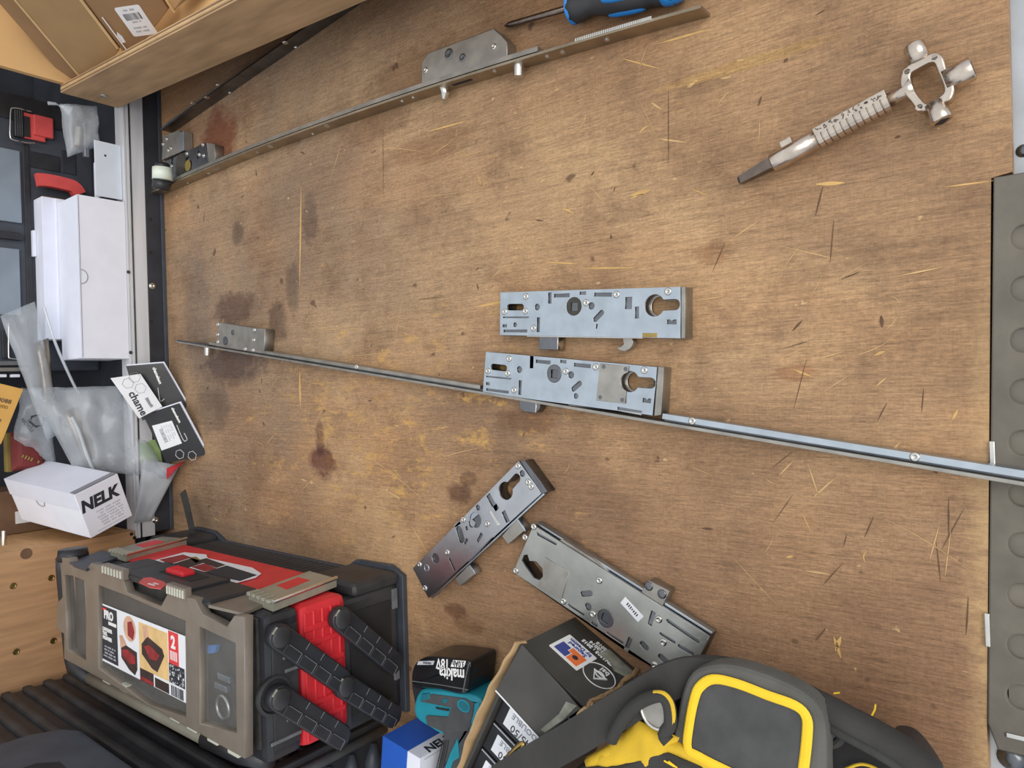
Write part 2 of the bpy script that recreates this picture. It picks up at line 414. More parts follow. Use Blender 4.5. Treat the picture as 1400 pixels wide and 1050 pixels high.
# ================================================================== THE SETTING
FX = -1.222                                                   # front of the low black kick board at the back of the floor
def floor_mesh():
    bm = bmesh.new()
    ol = [(-1.5, -1.0), (-.060, -1.0), (-.058, -.25), (-.046, .131), (-.034, .133), (-.030, 1.0), (-1.5, 1.0)]
    a = [bm.verts.new((x, y, 0)) for x, y in ol]; b = [bm.verts.new((x, y, -.018)) for x, y in ol]
    bm.faces.new(a); bm.faces.new(b[::-1])
    for i in range(len(ol)): bm.faces.new((a[i-1], b[i-1], b[i], a[i]))
    bmesh.ops.recalc_face_normals(bm, faces=bm.faces); return bm
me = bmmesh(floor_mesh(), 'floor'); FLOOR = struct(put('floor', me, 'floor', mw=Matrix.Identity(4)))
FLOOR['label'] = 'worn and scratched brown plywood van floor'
struct(put('trim_1', boxw((-.12, -1.0, -.03), (.45, 1.0, -.0185)), 'sill_metal'))['label'] = 'pale grey metal door sill beside the plywood floor'

# scratches, gouges and splinters in the floor (thin pale or dark slivers of wood)
def sliver(bm, a, b, wd, z=.0003, bend=0.0):
    a, b = Vector(a), Vector(b); d = b-a; s = Vector((-d.y, d.x, 0)).normalized(); N = 5; T = []; Bt = []
    for i in range(N+1):
        t = i/N; ww = wd*math.sin(math.pi*(t*.9+.05)); p = a+d*t+s*bend*math.sin(math.pi*t)
        T.append(bm.verts.new((p+s*ww*.5)+Vector((0, 0, z)))); Bt.append(bm.verts.new((p-s*ww*.5)+Vector((0, 0, z))))
    for i in range(N): bm.faces.new((Bt[i], Bt[i+1], T[i+1], T[i]))
traced = {'scratch_light': [(830,165,795,270,1.2,.006),(760,160,700,190,1.2,0),(665,205,620,218,1.5,0),(1040,300,1003,325,2.5,0),(1290,365,1225,378,3,0),(990,405,945,412,3,0),(970,375,946,390,2,0),
    (1212,516,1198,528,4,0),(1085,630,1065,650,3,0),(1105,635,1120,680,3,0),(1140,655,1112,680,4,0),(1230,605,1215,622,5,0),(1055,495,1112,470,1.4,0),(1155,480,1115,492,2,0),(1165,510,1120,540,1.4,0),
    (1185,360,1130,390,1.2,0),(1095,335,1072,365,1.8,0),(500,205,585,210,1.2,.004),(590,212,620,192,1.4,0),(600,245,560,230,1,0),(560,272,640,262,1,0),(545,480,475,488,1,0),(490,445,420,455,1,0),
    (470,600,605,705,1.2,.003),(420,580,470,600,.8,0),(412,655,420,658,4,0),(530,672,548,682,5,0),(870,130,905,200,.8,0),(740,112,736,190,.7,0),(940,195,900,190,4,0),(1000,105,985,108,5,0),(905,150,890,140,4,0),
    (880,265,860,272,3,0),(745,245,738,250,4,0),(1190,700,1340,790,1.0,.003),(1100,780,1135,785,4,0),(1285,715,1270,770,2.5,0),(1300,725,1292,790,2,0),(1065,830,1000,760,.8,0),(985,360,960,375,1.2,0)],
  'scratch_yellow': [(412,255,410,390,5,0),(410,507,411,557,7,0),(860,268,890,260,9,0),(745,358,790,361,4,0),(793,367,870,366,4,0),(585,180,640,165,4,0),(1360,247,1290,256,3,0),(1155,250,1115,252,8,0),(1150,870,1142,890,8,0),(700,410,650,420,6,0),(1110,515,1085,505,5,0),(1085,760,1075,762,5,0),(1150,900,1140,870,7,0),
    (905,95,850,80,3,0),(970,40,900,60,5,0),(1210,480,1195,486,6,0),(1310,560,1302,574,5,0)],
  'scratch_dark': [(1125,255,1115,295,5,0),(1140,300,1135,360,3.5,0),(992,330,974,372,3,0),(1180,370,1150,382,4,0),(1110,465,1070,477,2.5,0),(1103,490,1085,560,2.5,0),(1213,550,1200,575,3,0),(1263,530,1260,565,3,0),(1083,618,1055,640,3,0),
    (1085,675,1057,715,2,0),(1195,705,1182,735,3.5,0),(1158,730,1153,748,3,0),(1297,680,1297,735,4,0),(1318,695,1288,750,3,0),(1280,740,1286,795,3,0),(1324,815,1321,868,4,0),(1152,770,1125,800,3,0),(1130,858,1115,876,4,0),(914,120,914,225,3,0),
    (524,165,524,275,2,0),(570,410,610,405,2,0),(280,290,278,305,3,0),(433,590,436,605,3,.002),(1243,935,1205,930,2,0)]}
for mat, lst in traced.items():
    bm = bmesh.new()
    for x0, y0, x1, y1, wpx, bend in lst:
        a, b = P(x0, y0), P(x1, y1); dep = (EYE-(a+b)/2).length; sliver(bm, a, b, max(.0005, wpx*(.62 if mat != 'scratch_dark' else .42)*dep/FPX), .0003, bend)
    if mat != 'scratch_dark':
        for i in range(90 if mat == 'scratch_light' else 16):
            p = Vector((random.uniform(-1.15, -.08), random.uniform(-.22, .34), 0)); a = random.choice([random.gauss(.9, .25), random.gauss(2.9, .4), random.uniform(0, 3.1)])
            L = random.uniform(.004, .03)*(1 if random.random() > .15 else 2.5)
            sliver(bm, p, p+Vector((math.cos(a), math.sin(a), 0))*L, random.uniform(.0004, .0009 if mat == 'scratch_light' else .0022), .0003, random.uniform(-.002, .002))
    else:
        for i in range(40):
            p = Vector((random.uniform(-1.15, -.08), random.uniform(-.22, .34), 0)); a = random.uniform(0, 3.1)
            sliver(bm, p, p+Vector((math.cos(a), math.sin(a), 0))*random.uniform(.003, .012), random.uniform(.0008, .003), .0002)
    o = put('scratch_marks', bm, mat, FLOOR); o['kind'] = 'stuff'

# rubber step mat on the sill, with pressed-in oval pockets
def mat_mesh():
    ol = [(-.0445, .131), (-.0575, -.245), (-.052, -.262), (.36, -.262), (.36, .131)]
    holes = []
    y = .088
    for i in range(10):
        hx = -.0345 - (.131-y)*.032
        for c in range(4): holes.append([(px+hx+.0205+c*.062, py+y) for px, py in rrect(.041, .0165, .0075)])
        y -= .0345
    return prism(ol, -.018, .0015, holes, .0012)
MATO = put('step_mat', mat_mesh(), 'rubber', mw=Matrix.Identity(4)); tag(MATO, 'dark rubber step mat with rows of oval pockets along the right edge', 'mat')
put('pocket_floor', boxw((-.045, -.255, -.0184), (.355, .125, -.0022)), 'rubber_pit', MATO)
for x, y in ((1357, 626), (1350, 861)):
    p = P(x, y, .0015); put('clip', boxw((p.x-.0016, p.y-.0115, -.004), (p.x+.0016, p.y+.0115, .0028), .0006), 'steel_bright', MATO, label='pale metal clip in the mat edge')
p = P(1390, 1006, 0); put('clip', boxw((p.x-.006, p.y-.0016, -.004), (p.x+.012, p.y+.0016, .0028), .0006), 'steel_bright', MATO, label='pale metal clip in the mat edge')
for x, y in ((1383, 1036), (1399, 206)):
    p = P(x, y, -.018); o = put('sill_bolt', lathe([(.0088, 0), (.0088, .001), (.0070, .002), (.0062, .0036), (.003, .0044), (.0005, .0045)], 20), 'zinc_dark', mw=Matrix.Translation((p.x, p.y, -.0185)) @ Matrix.Scale(1 if y > 500 else .5, 4), smooth=True)
    tag(o, 'dark round bolt head in metal sill '+('below the rubber mat' if y > 500 else 'above the rubber mat'), 'bolt')

# kick board, aluminium edge and shelf deck at the back
KB = struct(put('trim_2', boxw((FX-.012, -.23, 0), (FX, .9, .030), .0015), 'fascia_black')); KB['label'] = 'low black kick board along the back of the floor'
put('seam_strip', boxw((FX, -.23, .0), (FX+.0035, .9, .006), .001), 'plastic_dark2', KB)
def screw_mesh(r=.0055):
    return bmmesh(lathe([(r, 0), (r, .0008), (r*.85, .0016), (r*.72, .0012), (r*.6, .0024), (r*.35, .003), (r*.3, .0014), (.0002, .0012)], 18), 'screw_head')
SCR = screw_mesh()
for x, y in ((208, 391), (212, 711)):
    p = PX(x, y, FX); put('screw', SCR, 'steel_bright', KB, fr((FX, p.y, p.z), (0, 1, 0), (1, 0, 0)), smooth=True)
for x, y in ((206, 300), (206, 345), (207, 440), (209, 663)):
    p = PX(x, y, FX); put('dimple', lathe([(.003, 0), (.003, .0004), (.0002, .0005)], 12), 'hole', KB, fr((FX, p.y, p.z), (0, 1, 0), (1, 0, 0)))
AL = struct(put('trim_3', boxw((FX-.004, -.235, .0305), (FX+.001, .9, .0585), .0006), 'alu')); AL['label'] = 'scuffed aluminium edge strip of the back shelf'
put('top_leg', boxw((FX-.030, -.235, .0590), (FX+.001, .9, .0625), .0006), 'alu', AL)
put('groove', boxw((FX+.0008, -.235, .0520), (FX+.0022, .9, .0545), .0003), 'zinc_dark', AL)
for x, y in ((175, 372), (178, 482), (179, 730), (183, 735)):
    p = PX(x, y, FX); put('dent', lathe([(.0028, 0), (.0028, .0012), (.0002, .0013)], 12), 'zinc_dark', AL, fr((FX+.001, p.y, p.z), (0, 1, 0), (1, 0, 0)))
struct(put('trim_4', boxw((-1.62, -.9, .040), (FX-.014, .9, .0585)), 'deck_black'))['label'] = 'black shelf deck behind the aluminium edge'
struct(put('wall_left', boxw((-1.70, -1.0, -.018), (-1.622, 1.0, .75)), 'deck_black'))['label'] = 'black side wall of the van behind the shelf'

# ================================================================== LOCK PARTS ON THE FLOOR
RIV = bmmesh(lathe([(.0034, 0), (.0034, .0006), (.0028, .0013), (.0016, .0015), (.0013, .0009), (.0002, .0008)], 16), 'rivet')
def gearbox(name, label, crop, cor, h, mat, through, cuts, rivets, extra=(), parent=None, plate=True, body='zinc_dark', cat='lock case', zb=0.0):
    ox, oy, s = crop
    W = lambda x, y, z=None: P(ox+x/s, oy+y/s, h if z is None else z)
    C = [W(*c) for c in cor]; ctr = sum(C, Vector())/4; ctr.z = zb
    F = fr(ctr, ((C[1]-C[0])+(C[2]-C[3])), (0, 0, 1)); Fi = F.inverted()
    L = lambda x, y: (lambda q: (q.x, q.y))(Fi @ W(x, y))
    hh = h-zb
    def shape(t):
        k = t[0]
        if k == 'c': c = L(t[1], t[2]); return circ(c[0], c[1], t[3], 22)
        if k == 'p': return [L(*q) for q in t[1]]
        if k == 'sq':
            c = L(t[1], t[2]); return rrect(t[3], t[3], .0004, c[0], c[1], 1)
        a, b = Vector(L(t[1], t[2])), Vector(L(t[3], t[4])); d = b-a; ln = d.length; d.normalize(); nn = Vector((-d.y, d.x)); r = t[5]/2
        if k == 'r': return [tuple(a-nn*r), tuple(b-nn*r), tuple(b+nn*r), tuple(a+nn*r)]
        if k == 's':
            out = []
            for i in range(9): th = -math.pi/2+math.pi*i/8; out.append(tuple(b+d*math.cos(th)*r+nn*math.sin(th)*r))
            for i in range(9): th = math.pi/2+math.pi*i/8; out.append(tuple(a+d*math.cos(th)*r+nn*math.sin(th)*r))
            return out
        if k == 'key':                                   # euro cylinder hole: round end plus slot
            out = []; R = t[6]; a0 = math.asin(min(.99, r/R))
            for i in range(19): th = a0+(2*math.pi-2*a0)*i/18; out.append(tuple(a+d*math.cos(th)*R+nn*math.sin(th)*R))
            for i in range(9): th = -math.pi/2+math.pi*i/8; out.append(tuple(b+d*math.cos(th)*r+nn*math.sin(th)*r))
            return out
    if parent is None: root = thing(name, label, cat, ctr)
    else:
        root = bpy.data.objects.new(name, None); root.empty_display_size = .02; _link(root, parent, Matrix.Translation(ctr))
        if label: root['label'] = label
    cs = [tuple((Fi @ c).xy) for c in C]
    th = [shape(t) for t in through]
    put('case', prism(cs, 0, hh-.0016, th, .0003), body, root, F)
    put('cover_plate', prism(cs, hh-.0012, hh, th+[shape(t) for t in cuts], .0002), mat, root, F)
    xs = [c[0] for c in cs]
    for x, y in rivets:
        l = L(x, y); put('rivet', RIV, 'steel_bright', root, F @ Matrix.Translation((l[0], l[1], hh-.0001)), smooth=True)
    for e in extra:
        nm, k, mt, z0, z1 = e[:5]
        put(nm, prism(shape(e[5]), z0, z1, [shape(t) for t in e[6:]], .0003), mt, root, F)
    return root, F, L
H0 = .016
c4 = (650, 370, 4.6667)
gearbox('lock_gearbox', 'bright zinc door lock gearbox lying loose above the long lock bar', c4, [(158, 138), (1308, 103), (1308, 432), (156, 412)], H0, 'zinc',
    [('key', 1142, 222, 1272, 217, .0095, .0098), ('s', 216, 233, 292, 233, .0065)],
    [('c', 394, 232, .0032), ('c', 628, 228, .0088), ('r', 474, 140, 474, 210, .004), ('r', 500, 160, 600, 157, .0035), ('r', 663, 144, 705, 143, .003), ('r', 757, 153, 870, 153, .0036), ('c', 740, 225, .0034),
     ('s', 765, 310, 805, 268, .005), ('r', 978, 168, 975, 245, .007), ('r', 1030, 230, 1030, 305, .004), ('p', [(1222, 312), (1240, 312), (1252, 322), (1268, 312), (1283, 312), (1283, 342), (1222, 342)]),
     ('r', 402, 298, 400, 392, .0038), ('s', 178, 298, 338, 298, .0014), ('r', 178, 385, 330, 385, .0028), ('c', 252, 345, .0024), ('r', 172, 352, 200, 352, .003), ('s', 775, 345, 772, 365, .0018)],
    [(322, 165), (186, 262), (318, 258), (370, 367), (706, 205), (900, 152), (1229, 133)],
    [('follower', 'c', 'grease', H0-.0014, H0-.0002, ('c', 628, 228, .0086), ('sq', 628, 230, .008)),
     ('end_cap', 'p', 'zinc_dull', .0005, H0-.0004, ('p', [(1312, 103), (1338, 103), (1336, 432), (1312, 432)])),
     ('latch', 'p', 'zinc_dark', .002, .0135, ('p', [(398, 418), (512, 422), (512, 503), (398, 503)])),
     ('latch_guard', 'r', 'steel_bright', .0015, .0137, ('r', 516, 420, 514, 503, .0012)),
     ('hook', 'p', 'zinc_dull', .004, .012, ('p', [(925, 430), (985, 432), (992, 455), (985, 480), (968, 500), (940, 514), (905, 508), (888, 490), (915, 486), (932, 468)])),
     ('spring_plate', 'r', 'brass', H0-.0012, H0+.0002, ('r', 1065, 412, 1160, 412, .004)),
     ('keyhole_ring', 'c', 'steel_bright', .004, .0058, ('key', 1142, 222, 1272, 217, .0101, .0103), ('key', 1146, 222, 1272, 217, .0088, .009)),  # bright steel ring inside the keyhole
     ('edge_rail', 'r', 'steel_bright', .0115, .0142, ('r', 320, 418, 1060, 428, .0014))])

# long lock bar with its own gearbox (2) and hook case
a, b = P(241, 466, .018), P(1400, 659, .018)
DIR = (b-a).normalized(); DIR.z = 0; SIDE = Vector((-DIR.y, DIR.x, 0))
A0 = Vector((a.x, a.y, 0)); B0 = Vector((b.x, b.y, 0))+DIR*.09; LEN = (B0-A0).length
MID = thing('multipoint_lock', 'long zinc lock bar crossing the floor to the rubber mat, gearbox attached midway', 'door lock', (A0+B0)/2, 'multipoint lock bars')
BF = fr(A0, DIR, (0, 0, 1))
put('faceplate', boxw((0, -.0028, 0), (LEN, 0, .018), .0005), 'zinc_dull', MID, BF)
GL = (BF.inverted() @ P(656, 535, .016)).x; GR = (BF.inverted() @ P(905, 575, .016)).x
put('drive_bar', boxw((.10, .0022, .002), (GL, .0062, .0165), .0005), 'zinc_dull', MID, BF)
put('drive_bar', boxw((GR, .0022, .002), (LEN, .0072, .0165), .0005), 'zinc', MID, BF)
put('inner_rail', boxw((.05, .0001, .001), (GL, .0020, .011), .0002), 'zinc_dark', MID, BF)
put('inner_rail', boxw((GR, .0001, .001), (LEN, .0020, .011), .0002), 'zinc_dark', MID, BF)
bm = bmesh.new()
for i in range(22):
    t = bmesh.ops.create_cube(bm, size=1)['verts']; bmesh.ops.scale(bm, vec=(.0026, .0022, .004), verts=t); bmesh.ops.translate(bm, vec=(.004+i*.0046, .0008, .0165), verts=t)
put('rack_teeth', bm, 'zinc_dark', MID, BF)['kind'] = 'stuff'
BFI = BF.inverted()
for x, y in ((487, 500), (1250, 628), (335, 478), (945, 585)):
    l = BFI @ P(x, y, .017); put('rivet', RIV, 'steel_bright', MID, BF @ Matrix.Translation((l.x, .0047, .0163)))
l = BFI @ P(284, 478, .01)
put('roller', cyl((l.x, -.0028, .010), (l.x, -.0155, .010), .0055, .005, 16), 'steel_bright', MID, BF, smooth=False)
def hookcase(parent, crop, cor, h, mat, marks, rivs, round_=.006):
    ox, oy, s = crop; C = [P(ox+x/s, oy+y/s, h) for x, y in cor]; ctr = sum(C, Vector())/4; ctr.z = 0
    F = fr(ctr, C[-1]-C[0] if len(C) > 4 else C[1]-C[0], (0, 0, 1)); Fi = F.inverted()
    r = bpy.data.objects.new('hook_case', None); r.empty_display_size = .02; _link(r, parent, Matrix.Translation(ctr))
    put('case', prism([tuple((Fi @ c).xy) for c in C], .0005, h, [], .0008), mat, r, F)
    for x, y in rivs:
        q = Fi @ P(ox+x/s, oy+y/s, h); put('rivet', RIV, 'steel_bright', r, F @ Matrix.Translation((q.x, q.y, h-.0002)), smooth=True)
    for x, y, rr in marks:
        q = Fi @ P(ox+x/s, oy+y/s, h); put('stud', lathe([(rr, 0), (rr, .0006), (rr*.7, .0009), (.0002, .0006)], 14), 'zinc_dark', r, F @ Matrix.Translation((q.x, q.y, h-.0002)))
    return r
hookcase(MID, (200, 400, 4), [(395, 162), (595, 195), (650, 200), (642, 335), (590, 328), (385, 295)], .016, 'zinc_dull', [(432, 265, .007), (472, 218, .004)], [(392, 175), (392, 230), (392, 270), (592, 205), (588, 260), (585, 315)])
gearbox('gearbox', 'zinc gearbox with a dull riveted patch plate', c4, [(66, 517), (1158, 615), (1130, 925), (46, 780)], H0, 'zinc',
    [('key', 985, 708, 1118, 718, .0095, .0096), ('s', 112, 614, 185, 622, .0065)],
    [('c', 280, 631, .0034), ('c', 502, 657, .0088), ('r', 360, 545, 358, 622, .004), ('r', 384, 578, 478, 586, .0034), ('r', 540, 578, 580, 582, .003), ('r', 628, 600, 735, 610, .0036), ('c', 610, 665, .0034),
     ('s', 625, 755, 665, 720, .005), ('c', 641, 800, .0026), ('r', 286, 700, 282, 792, .0038), ('s', 70, 675, 225, 690, .0014), ('r', 68, 758, 212, 776, .0026), ('r', 66, 720, 90, 722, .003),
     ('p', [(1068, 812), (1085, 814), (1096, 826), (1106, 816), (1122, 818), (1118, 845), (1064, 840)]), ('r', 905, 880, 1060, 908, .0035)],
    [(214, 562), (80, 640), (205, 655), (246, 762), (576, 642), (768, 614), (1078, 635)],
    [('follower', 'c', 'zinc_dark', H0-.0014, H0-.0002, ('c', 502, 657, .0086), ('sq', 502, 659, .008)),
     ('patch_plate', 'p', 'zinc_dull', H0, H0+.0006, ('p', [(797, 592), (982, 610), (976, 648), (948, 662), (928, 690), (926, 722), (938, 750), (964, 768), (960, 848), (775, 828)])),
     ('end_cap', 'p', 'zinc_dull', .0005, H0-.0004, ('p', [(1166, 612), (1202, 618), (1185, 920), (1140, 928)])),
     ('keyhole_ring', 'c', 'steel_bright', .004, .0058, ('key', 985, 708, 1118, 718, .0101, .0101), ('key', 989, 708, 1118, 718, .0088, .0088)),  # bright steel ring, set low in the keyhole
     ('latch', 'p', 'zinc_dark', .002, .0130, ('p', [(272, 822), (376, 832), (402, 850), (400, 880), (376, 908), (300, 900), (272, 880)])),
     ('latch_guard', 'r', 'steel_bright', .0015, .0132, ('r', 378, 845, 374, 906, .0014)),
     ('edge_rail', 'r', 'steel_bright', .012, .0145, ('r', 590, 855, 1060, 915, .0016))], parent=MID, zb=.0005)
for x, y in ((822, 613), (962, 628), (800, 808), (940, 825)):
    q = P(c4[0]+x/c4[2], c4[1]+y/c4[2], H0); put('patch_rivet', lathe([(.0024, 0), (.002, .0008), (.0002, .001)], 12), 'zinc_dark', MID, Matrix.Translation((q.x, q.y, H0+.0005)))

c5 = (550, 620, 5.0)
H3 = .0155
gearbox('lock_gearbox', 'narrow mirror-like lock gearbox with two latch bolts, beside the drill', c5, [(72, 785), (795, 52), (950, 272), (178, 988)], H3, 'zinc_mid',
    [('key', 706, 255, 782, 168, .0092, .0094)],
    [('c', 820, 137, .0034), ('c', 500, 455, .0082), ('r', 585, 282, 625, 355, .0062), ('r', 630, 352, 650, 385, .006), ('r', 690, 395, 722, 468, .0055), ('c', 517, 370, .003), ('c', 228, 718, .0058), ('r', 320, 715, 360, 803, .0022),
     ('r', 512, 603, 545, 548, .0036), ('s', 388, 525, 405, 585, .009), ('c', 440, 511, .0022), ('c', 473, 480, .0042), ('r', 425, 620, 445, 585, .003), ('r', 360, 495, 395, 470, .003), ('r', 452, 738, 620, 572, .0013)],
    [(790, 85), (860, 195), (880, 225), (418, 452), (582, 480), (308, 675), (118, 758), (155, 920)],
    [('follower', 'c', 'zinc', H3-.0014, H3-.0003, ('c', 503, 452, .008), ('c', 478, 478, .0038)),
     ('inset_disc', 'c', 'zinc', H3-.0002, H3+.0004, ('c', 166, 782, .0042), ('c', 164, 784, .0026)),
     ('bright_bar', 's', 'steel_bright', H3-.0006, H3+.0008, ('s', 608, 400, 655, 485, .0034)),
     ('end_cap', 'p', 'zinc_dark', .0005, H3-.0006, ('p', [(802, 50), (835, 46), (990, 262), (952, 276)])),
     ('latch', 'p', 'zinc_dull', .002, .0125, ('p', [(668, 568), (768, 455), (820, 530), (712, 625)])),
     ('latch_guard', 'r', 'zinc', .0018, .0127, ('r', 772, 452, 828, 535, .0022)),
     ('latch', 'p', 'zinc_dull', .002, .0125, ('p', [(350, 860), (440, 770), (478, 828), (382, 912)])),
     ('latch_guard', 'r', 'zinc', .0018, .0127, ('r', 445, 768, 484, 830, .0022)),
     ('edge_rail', 'r', 'zinc', .010, .0135, ('r', 190, 992, 960, 276, .0018))])
c6 = (690, 700, 4.7724)
gearbox('lock_gearbox', 'large smoky steel lock gearbox with white sticker, partly under the tool bag', c6, [(188, 84), (1334, 812), (1178, 1146), (55, 392)], H0, 'zinc_smoky',
    [('p', [(108, 318), (125, 282), (148, 278), (162, 320), (205, 322), (245, 368), (250, 420), (225, 445), (190, 432), (165, 398), (130, 350)])],
    [('c', 545, 618, .0036), ('c', 656, 696, .0088), ('s', 510, 535, 558, 530, .0052), ('r', 415, 605, 518, 672, .0022), ('r', 565, 722, 605, 745, .003), ('r', 668, 788, 772, 855, .0024), ('r', 822, 822, 790, 905, .0042), ('s', 900, 862, 922, 885, .0056),
     ('r', 972, 650, 945, 738, .0044), ('s', 1065, 710, 1260, 845, .0030), ('s', 1020, 795, 1105, 848, .0026), ('s', 1140, 875, 1225, 925, .003), ('s', 1020, 945, 1070, 992, .0056), ('p', [(208, 130), (340, 205), (335, 218), (212, 152)])],
    [(133, 165), (72, 383), (617, 446), (383, 582), (575, 666), (1005, 700), (1034, 850), (1212, 960), (978, 1000), (190, 96)],
    [('follower', 'c', 'zinc_dark', H0-.0014, H0-.0002, ('c', 656, 696, .0086), ('sq', 656, 696, .0082)),
     ('patch_plate', 'p', 'zinc_dull', H0, H0+.0005, ('p', [(268, 296), (424, 392), (372, 572), (214, 480), (250, 420), (248, 368)])),
     ('white_sticker', 'p', 'paper', H0, H0+.0004, ('p', [(788, 552), (908, 680), (872, 720), (755, 592)])),
     ('latch', 'p', 'zinc_dull', .002, .0145, ('p', [(880, 535), (935, 448), (1068, 520), (1022, 628)])),
     ('bolt_rail', 'p', 'zinc_dull', .004, .0142, ('p', [(345, 188), (372, 182), (560, 300), (670, 390), (660, 410), (545, 345), (340, 215)])),
     ('edge_rail', 'r', 'zinc', .003, .0125, ('r', 196, 78, 1340, 800, .0022)),
     ('keeper_strip', 'p', 'zinc_dull', .003, .0135, ('p', [(680, 400), (880, 540), (1022, 628), (1110, 690), (1100, 705), (670, 420)]))])
q0 = P(c6[0]+832/c6[2], c6[1]+636/c6[2], H0+.0004)
for i, (x, y) in enumerate(((940, 484), (1026, 536))):
    q = P(c6[0]+x/c6[2], c6[1]+y/c6[2], .0145)
    g4 = [o for o in bpy.data.objects if o.get('label', '').startswith('large smoky')][0]
    put('latch_rivet', lathe([(.0042, 0), (.0042, .0004), (.0032, .0009), (.0002, .0007)], 16), 'zinc_dark', g4, Matrix.Translation((q.x, q.y, .0144)), smooth=True)
put('sticker_print', fine_print(.014, 1, .01, .0034, 5), 'ink', g4, fr(q0, P(c6[0]+872/c6[2], c6[1]+690/c6[2], H0)-P(c6[0]+790/c6[2], c6[1]+590/c6[2], H0), (0, 0, 1)))

# the two lock bars running under the plywood rack
a, b = P(222, 266, 0), P(971, 21, 0)
D1 = (b-a).normalized(); L1 = (b-a).length; F1 = fr(a, D1, (0, 0, 1)); F1I = F1.inverted()
BAR = spline([P(222, 266, 0), P(350, 213, 0), P(500, 160, 0), P(650, 112, 0), P(850, 54, 0), P(971, 21, 0)], 6)
def along(x, y, z=.01):
    q = P(x, y, z); k = min(range(len(BAR)), key=lambda i: (Vector((q.x, q.y, 0))-BAR[i]).length)
    t = (BAR[min(k+1, len(BAR)-1)]-BAR[max(k-1, 0)]).normalized(); u = BAR[k]+t*(Vector((q.x, q.y, 0))-BAR[k]).dot(t)
    return fr(u, t, (0, 0, 1))
LK = thing('multipoint_lock', 'long dirty lock bar with a grey hook case, lying below the blue screwdriver', 'door lock', (a+b)/2, 'multipoint lock bars')
UPZ = Vector((0, 0, .00975)); OFF = Vector((.03, 1, 0)).normalized()
put('faceplate', ribbon([p+UPZ for p in BAR], .0195, .0026, (0, 0, 1)), 'strip_tan', LK)
put('drive_bar', ribbon([p+UPZ*.97+OFF*.0062 for p in BAR[:22]], .0150, .0048, (0, 0, 1)), 'zinc_dull', LK)
bm = bmesh.new()
for i in range(36):
    t_ = i/35; Fm = along(788+t_*102, 58-t_*29, .019); v = bmesh.ops.create_cube(bm, size=1)['verts']
    bmesh.ops.scale(bm, vec=(.0018, .0030, .0016), verts=v); bmesh.ops.transform(bm, matrix=Fm @ Matrix.Translation((0, .0018, .0195)), verts=v)
put('rack_teeth', bm, 'steel_bright', LK)['kind'] = 'stuff'
for x, y, r in ((257, 250, .0022), (286, 237, .003), (352, 208, .0024), (370, 200, .004), (428, 183, .002), (447, 172, .004), (550, 138, .0022), (565, 133, .0022), (676, 97, .0026), (748, 77, .0026), (769, 71, .003), (830, 54, .003)):
    Fm = along(x, y, .010); nrm = Fm.col[1].xyz; d = _ray(x, y); t = (Fm.col[3].xyz-nrm*.0013-EYE).dot(nrm)/d.dot(nrm); q = EYE+d*t
    put('screw', lathe([(r, 0), (r, .0005), (r*.7, .0012), (.0002, .0009)], 12), 'steel_bright', LK, fr(q, D1, -nrm))
Fm = along(710, 88); put('roller', cyl((0, 0, .0105), (0, -.013, .0105), .0058, .0050, 16), 'steel_bright', LK, Fm)
Fm = along(607, 122); put('hook', tube([(0, 0, .010), (.002, -.007, .0095), (-.001, -.0125, .009)], [.0055, .005, .0032], 10), 'steel_bright', LK, Fm)
Fm = along(632, 118); put('bolt_slot', boxw((-.014, -.0016, .008), (.014, -.0005, .0125)), 'hole', LK, Fm)
hookcase(LK, (350, 0, 4), [(905, 478), (905, 345), (940, 290), (1300, 155), (1345, 195), (1372, 230), (1374, 330), (1335, 345)], .016, 'zinc_dull', [(1055, 295, .006), (1130, 316, .0045)], [(928, 385), (1300, 256)])
c7 = (180, 150, 7.0)
gearbox('gearbox', 'greasy black centre gearbox', c7, [(285, 510), (705, 315), (740, 550), (380, 700)], .0155, 'zinc_dark',
    [], [('c', 540, 520, .012), ('c', 640, 430, .006), ('c', 390, 490, .005), ('c', 470, 500, .004)], [(682, 335), (385, 543), (648, 430), (690, 440), (530, 420)],
    [('grease_patch', 'c', 'grease', .0155, .0160, ('c', 470, 520, .017)), ('oil_disc', 'c', 'ochre_card', .0152, .0161, ('c', 538, 535, .009)), ('end_cap', 'p', 'zinc_dull', .0005, .015, ('p', [(708, 314), (790, 328), (797, 490), (742, 550)])), ('bolt', 'r', 'steel_bright', .004, .012, ('r', 750, 540, 850, 492, .010))], parent=LK)
# second bar, mostly hidden below the rack
a, b = P(236, 182, 0), P(440, 42, 0)
b = a+(b-a).normalized()*.60
D2 = (b-a).normalized(); L2 = (b-a).length; F2 = fr(a, D2, (0, 0, 1)); F2I = F2.inverted()
LK2 = thing('multipoint_lock', 'dark lock bar disappearing under the plywood rack in the back corner', 'door lock', (a+b)/2, 'multipoint lock bars')
put('faceplate', boxw((0, 0, 0), (L2, .0028, .020), .0005), 'zinc_dark', LK2, F2)
put('drive_bar', boxw((.0, .0034, .002), (L2, .0084, .017), .0005), 'zinc_dull', LK2, F2)
for x, y, r in ((264, 141, .004), (283, 133, .004), (298, 116, .003), (315, 127, .003), (390, 58, .004), (405, 65, .003)):
    d = _ray(x, y); nrm = F2.col[1].xyz; t = (a-EYE).dot(nrm)/d.dot(nrm); q = EYE+d*t
    put('screw', lathe([(r, 0), (r, .0005), (r*.7, .0014), (.0002, .001)], 12), 'steel_bright', LK2, fr(q, D2, -nrm))
C = [P(180+x/7, 150+y/7, .016) for x, y in ((300, 250), (460, 195), (478, 400), (290, 480))]
gx = bpy.data.objects.new('gearbox', None); _link(gx, LK2, Matrix.Translation(sum(C, Vector())/4))
put('case', slab(C, .0155), 'zinc_dull', gx)
